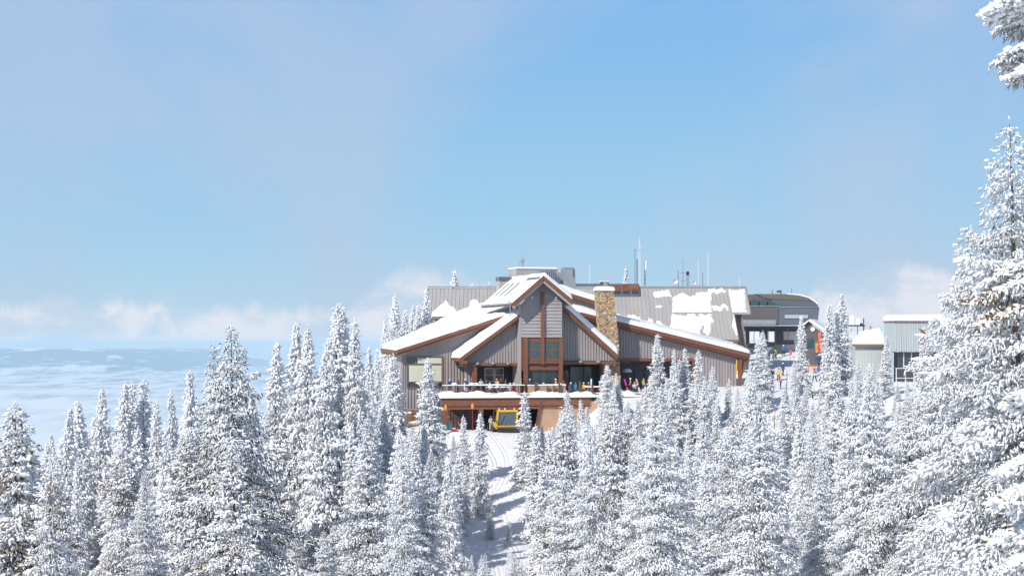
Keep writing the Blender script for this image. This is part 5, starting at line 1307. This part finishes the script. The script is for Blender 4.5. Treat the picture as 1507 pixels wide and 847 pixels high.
ski(deckpt(951, -2.5), TH, (0, -.2, 0), 1.75, .24, M['cloth_green'], 'lime green board standing right of the pink one', M['cloth_orange'], 'snowboard', 'snowboard')
ski(deckpt(833, -4.5), TH, (0, -.2, 0), 1.6, .16, M['white'], 'white ski with red tip leaning by the right post of the tall bay', M['red'])
ski(deckpt(825.5, -4.6), TH, (0, 0, 0), 1.25, .3, M['white'], 'short white board standing at the right post of the tall bay', None, 'board', 'board')
ski(deckpt(869.5, -4.4), TH, (0, .03, 0), 1.75, .22, M['white'], 'upright white ski in front of the dark glass doors')
# rack of skis at the end of the right wing
rp = gp(1052, 566); rk = empty('ski_rack', rp, TH, 'wooden rack full of coloured skis along the end of the right wing', 'ski rack')
b = MB(); b.beam((-2.6, 0, 1.0), (2.6, 0, 1.0), .1, .12); b.beam((-2.6, .25, .35), (2.6, .25, .35), .1, .1)
b.build('rail', M['wood'], rk)
for x in (-2.5, 0, 2.5): 
    b = MB(); b.beam((x, .1, -.2), (x, .1, 1.1), .12, .12); b.build('leg', M['wood'], rk)
cols = [('cloth_blue', 'blue'), ('cloth_red', 'red'), ('cloth_dark', 'black'), ('cloth_tan', 'tan'), ('cloth_brown', 'brown'), ('cloth_orange', 'orange'), ('cloth_white', 'white'), ('cloth_navy', 'navy'), ('cloth_green', 'lime'), ('cloth_pink', 'pink'), ('cloth_yellow', 'yellow'), ('cloth_teal', 'teal')]
for i, (c, nm) in enumerate(cols):
    p_ = rp+Matrix.Rotation(TH, 3, 'Z') @ Vector((-2.35+i*.42, -.22, 0)); ski(p_, TH, (-.22, .04*((i*7) % 5-2), 0), 1.55+.12*((i*5) % 4), .17, M[c], nm+' ski propped in the long wooden rack at the wing end')

def table(px, v, label):
    p = deckpt(px, v); o = empty('picnic_table', p, TH, label, 'table', 'snowy picnic tables on the deck')
    b = MB(); b.box(-.95, .95, -.4, .4, .70, .75); to = b.build('table_top', M['wood'], o)
    snow_quad((-.95, -.4, .75), (.95, -.4, .75), (.95, .4, .75), (-.95, .4, .75), .14, 'table_snow', to, 16, 10, .15, px, .3, .03)
    for s in (-1, 1):
        b = MB(); b.box(-.95, .95, s*.72-.13, s*.72+.13, .42, .46); b.build('bench', M['wood'], o)
        b = MB(); b.beam((s*.7, -.75, 0), (s*.7, -.2, .7), .08, .1); b.beam((s*.7, .75, 0), (s*.7, .2, .7), .08, .1); b.beam((s*.7, -.8, .38), (s*.7, .8, .38), .06, .09); b.build('leg_frame', M['wood'], o)
table(727, -4.4, 'snow topped picnic table with two people in white sitting at it'); table(748, -3.4, 'snow topped picnic table left of the person in red'); table(872, -4.7, 'snow covered picnic table right of the person in yellow'); table(810, -3.6, 'picnic table behind the tan parapet under the big dark window')
def hightable(px, v, label):
    o = empty('high_table', deckpt(px, v), TH, label, 'table', 'round high tables at the railing')
    b = MB(); b.lathe([(.30, 0), (.30, .05), (.09, .08), (.09, 1.08), (.36, 1.1), (.36, 1.15)], 12); b.build('stand', M['wood'], o)
    b = MB(); b.lathe([(.38, 1.152), (.40, 1.2), (.33, 1.29), (.15, 1.34), (.01, 1.35)], 12); b.build('snow_cap', M['snow'], o, True)
hightable(669, -4.4, 'round wooden stand with snow cap at the left end of the railing'); hightable(695, -4.6, 'round wooden stand with snow cap below the porch post'); hightable(701, -4.3, 'round wooden stand with snow cap behind the grey jacketed person')
# white dome canopy over the entry
b = MB(); p = P(921, 547, V_W+.5); n = 14; vs = []
for j in range(5):
    e = j/4*math.pi/2
    for i in range(n+1):
        a = math.pi*i/n; vs.append((p.x-.62*math.cos(a)*math.cos(e), V_W-.6*math.cos(e)*math.sin(a)*.9, p.z+.48*math.sin(e)))
b.add(vs, [(j*(n+1)+i, j*(n+1)+i+1, (j+1)*(n+1)+i+1, (j+1)*(n+1)+i) for j in range(4) for i in range(n)]); b.build('awning', M['white'], lodge, True)
b = MB(); b.tube((p.x-.6, V_W, p.z), (p.x-.6, V_W+3, p.z), .03); b.tube((p.x+.6, V_W, p.z), (p.x+.6, V_W+3, p.z), .03); b.build('awning_frame', M['metal'], lodge)

# yellow snow groomer in the garage mouth
gpx = P(750, 620, -5.2); gl = LO+RL @ Vector((gpx.x, -5.2, 0)); gl.z = gz(gl.x, gl.y)-.02
gr = empty('snow_groomer', gl, TH, 'yellow snow groomer with big windscreen parked in the garage mouth', 'snow groomer')
k = lambda px, py: (P(px, py, -6.1).x-gpx.x, P(px, py, -6.1).z+LO.z-gl.z)
xa, xb, zt_ = k(729, 630)[0], k(761, 630)[0], k(740, 604.5)[1]
b = MB(); b.box(xa+.16, xb+.1, -.88, .6, .32, .74); b.box(xa-.15, xa+.14, -.8, .5, .3, 1.25); b.build('body', M['yellow'], gr, bevel=.04)
b = MB()
zs_ = .78; ti = .16
cab = [(xa+.15, zs_), (xb, zs_), (xb, zt_), (xa+.15+ti, zt_)]
b.beam((cab[0][0], -.9, zs_), (cab[3][0], -.9, zt_), .2, .2); b.beam((xb, -.9, zs_), (xb, -.9, zt_), .2, .2); b.beam((cab[3][0]-.05, -.9, zt_), (xb+.06, -.9, zt_), .16, .2); b.beam((cab[0][0], -.9, zs_), (xb, -.9, zs_), .14, .16)
b.box(cab[3][0]-.1, xb+.1, -.95, .95, zt_+.05, zt_+.16); b.beam((cab[0][0], .9, zs_), (cab[3][0], .9, zt_), .14, .14); b.beam((xb, .9, zs_), (xb, .9, zt_), .14, .14); b.build('cab_frame', M['yellow'], gr)
M['screen'] = mat('grey_windscreen', (.10, .14, .155), .12, spec=.8)
b = MB(); b.prism([(cab[0][0]+.1, -.87, zs_+.06), (xb-.07, -.87, zs_+.06), (xb-.07, -.87, zt_-.08), (cab[3][0]+.1, -.87, zt_-.08)], (0, .03, 0)); b.prism([(cab[0][0]+.02, -.8, zs_), (cab[0][0]+.02, .8, zs_), (cab[3][0]+.02, .8, zt_), (cab[3][0]+.02, -.8, zt_)], (.03, 0, 0)); b.build('windscreen', M['screen'], gr)
for s in (-1, 1):
    b = MB(); pr_ = [(xa, .25), (xa+.25, 0), (xb+1.9, 0), (xb+2.2, .3), (xb+1.9, .58), (xa+.25, .58)]; b.prism([(x, s*.98-.32, z) for x, z in pr_], (0, .64, 0)); b.build('track', M['rubber'], gr)
b = MB(); b.box(xa-.5, xa-.4, -1.5, 1.5, .1, .95); b.beam((xa-.4, -.6, .4), (xa+.3, -.6, .5), .1, .14); b.beam((xa-.4, .6, .4), (xa+.3, .6, .5), .1, .14); b.build('blade', M['metal_dark'], gr)
for x_ in (cab[3][0]+.2, cab[3][0]+.9, xb-.3):
    b = MB(); b.lathe([(.05, 0), (.10, .03), (.10, .14), (.04, .18)], 10, (x_, -.8, zt_+.17)); b.build('roof_lamp', M['white'], gr, True)
b = MB(); b.beam((xa+.6, -.9, zs_+.1), (xa+1.2, -.9, zt_-.5), .03, .04); b.build('wiper', M['rubber'], gr)
for x_ in (xa+.02, xb-.25):
    b = MB(); b.box(x_, x_+.16, -.95, -.88, .45, .6); b.build('headlight', M['white'], gr)
b = MB(); b.beam((xa+.05, -1.0, 1.35), (xa-.12, -1.15, 1.45), .05, .05); b.box(xa-.2, xa-.06, -1.25, -1.1, 1.3, 1.65); b.build('side_mirror', M['metal_dark'], gr)

def torch(px, v, py, label):
    p = P(px, py, v); b0 = LO+RL @ Vector((p.x, v, 0)); b0.z = gz(b0.x, b0.y)-.1; o = empty('torch_lamp', b0, TH, label, 'torch', 'orange topped torch poles below the deck')
    h = p.z+LO.z-b0.z; b = MB(); b.tube((0, 0, 0), (0, 0, h-.35), .045, .04, 7); b.build('pole', cloth('pole_red', (.25, .04, .05)), o)
    b = MB(); b.lathe([(.07, -.38), (.17, -.25), (.19, 0), (.12, .22), (.02, .36)], 10, (0, 0, h)); b.build('lamp_head', M['orange'], o, True)
torch(695.5, VD-.8, 597, 'orange topped torch on a red pole in front of the garage post'); torch(656, VD-.9, 599, 'orange topped torch at the left corner of the deck beam')
def small(name, label, cat, loc, build, rz=0):
    o = empty(name, loc, rz, label, cat); build(o); return o
def trestle(o):
    for s in (-1, 1):
        b = MB(); b.beam((-.8, s*.4, 0), (-.1, 0, 1.5), .14, .12); b.beam((.9, s*.4, 0), (.1, 0, 1.5), .14, .12); b.build('leg', M['wood'], o)
    b = MB(); b.beam((-.9, 0, 1.5), (.5, 0, 1.5), .16, .16); b.build('rail', M['wood'], o)
g_ = lambda px, v: (lambda w_: Vector((w_.x, w_.y, gz(w_.x, w_.y))))(LO+RL @ Vector((P(px, 630, v).x, v, 0)))
small('trestle', 'brown wooden trestle at the maroon wall under the deck', 'trestle', g_(668, -4.5), trestle, TH)
def sled(o):
    b = MB(); b.prism([(-.35, -.2, .05), (.3, -.2, .05), (.45, -.2, .3), (-.4, -.2, .25)], (0, .4, 0)); b.build('shell', M['red'], o, bevel=.03)
    b = MB(); b.box(-.2, .2, -.15, .15, .25, .42); b.build('load', M['white'], o, bevel=.05)
small('rescue_sled', 'small red sled with white load on the snow left of the garage', 'sled', g_(668, -7.5), sled, TH+.3)
def binb(o):
    b = MB(); b.box(-.55, .55, -.35, .35, 0, .6); b.build('box', M['cloth_teal'], o, bevel=.04); b = MB(); b.box(-.6, .6, -.4, .4, .602, .68); b.build('lid', M['cloth_teal'], o)
small('storage_bin', 'teal storage bin beside the trestle under the deck', 'bin', g_(658, -6.3), binb, TH)
def timber(o):
    for i in range(6):
        for j in range(4-i//2): pass
    b = MB()
    for i in range(7):
        for j in range(5):
            b.box(-1.7+.05*((i*3+j) % 4), 1.7-.04*((i+j*2) % 5), -.6+j*.26, -.36+j*.26, i*.26, i*.26+.23)
    b.build('boards', M['wood'], o)
    b = MB(); b.box(-.5, -.42, -.66, .78, -.02, 1.9); b.box(.5, .58, -.66, .78, -.02, 1.9); b.build('strap', M['rust'], o)
small('timber_stack', 'stack of brown timber beside the left corner of the lodge', 'timber', g_(609, .2), timber, TH+.2)
# orange rope fence, marker, bench and pole on the right
def fence(o):
    for i in range(5): b = MB(); b.tube((-1.3+i*.65, 0, -.1), (-1.3+i*.65, 0, 1.1), .03, .03, 6); b.build('stake', M['wood'], o)
    b = MB()
    for i in range(5): b.box(-1.35, 1.35, -.02, .02, .35+i*.14, .42+i*.14)
    b.build('mesh', M['orange'], o)
small('snow_fence', 'low orange slatted fence beside the person all in blue', 'fence', gp(1197, 548), fence, .1)
def marker(o):
    b = MB(); b.tube((0, 0, -.1), (-.12, 0, 1.7), .03, .03, 6); b.build('pole', M['wood'], o); b = MB(); b.prism([(-.12, -.02, 1.7), (.32, -.02, 1.35), (.2, -.02, .75), (-.06, -.02, .9)], (0, .03, 0)); b.build('flag', M['coral'], o)
small('marker_flag', 'small coral marker flag on a stick right of the green skier', 'flag', gp(1163, 530), marker)
def bench(o):
    for y, z in ((-.2, .45), (0, .45), (.2, .45), (.32, .7), (.36, .9)): pass
    b = MB(); b.box(-.8, .8, -.22, -.06, .43, .47); b.box(-.8, .8, -.02, .14, .43, .47); b.build('seat', M['bark_dark'], o)
    b = MB(); b.box(-.8, .8, .2, .24, .58, .7); b.box(-.8, .8, .24, .28, .78, .9); b.build('backrest', M['bark_dark'], o)
    for s in (-.65, .65): b = MB(); b.beam((s, -.2, 0), (s, -.15, .43), .07, .07); b.beam((s, .12, 0), (s, .26, .9), .07, .07); b.build('leg', M['bark_dark'], o)
small('bench', 'dark slatted bench among the firs below the skiers in blue', 'bench', gp(1204, 587), bench, .1)
p = W(1071, 590, 227); z0 = gz(p.x, 227)
o = empty('marker_pole', (p.x, 227, z0-.1), 0, 'thin dark leaning pole in the snow between the firs under the wing end', 'pole'); b = MB(); b.tube((.25, 0, 0), (0, 0, p.z-z0+.1), .06, .05, 7); b.build('shaft', M['bark_dark'], o)
b = MB(); b.lathe([(.05, 0), (.09, .03), (.06, .1)], 8, (0, 0, p.z-z0+.08)); b.build('snow_cap', M['snow'], o)
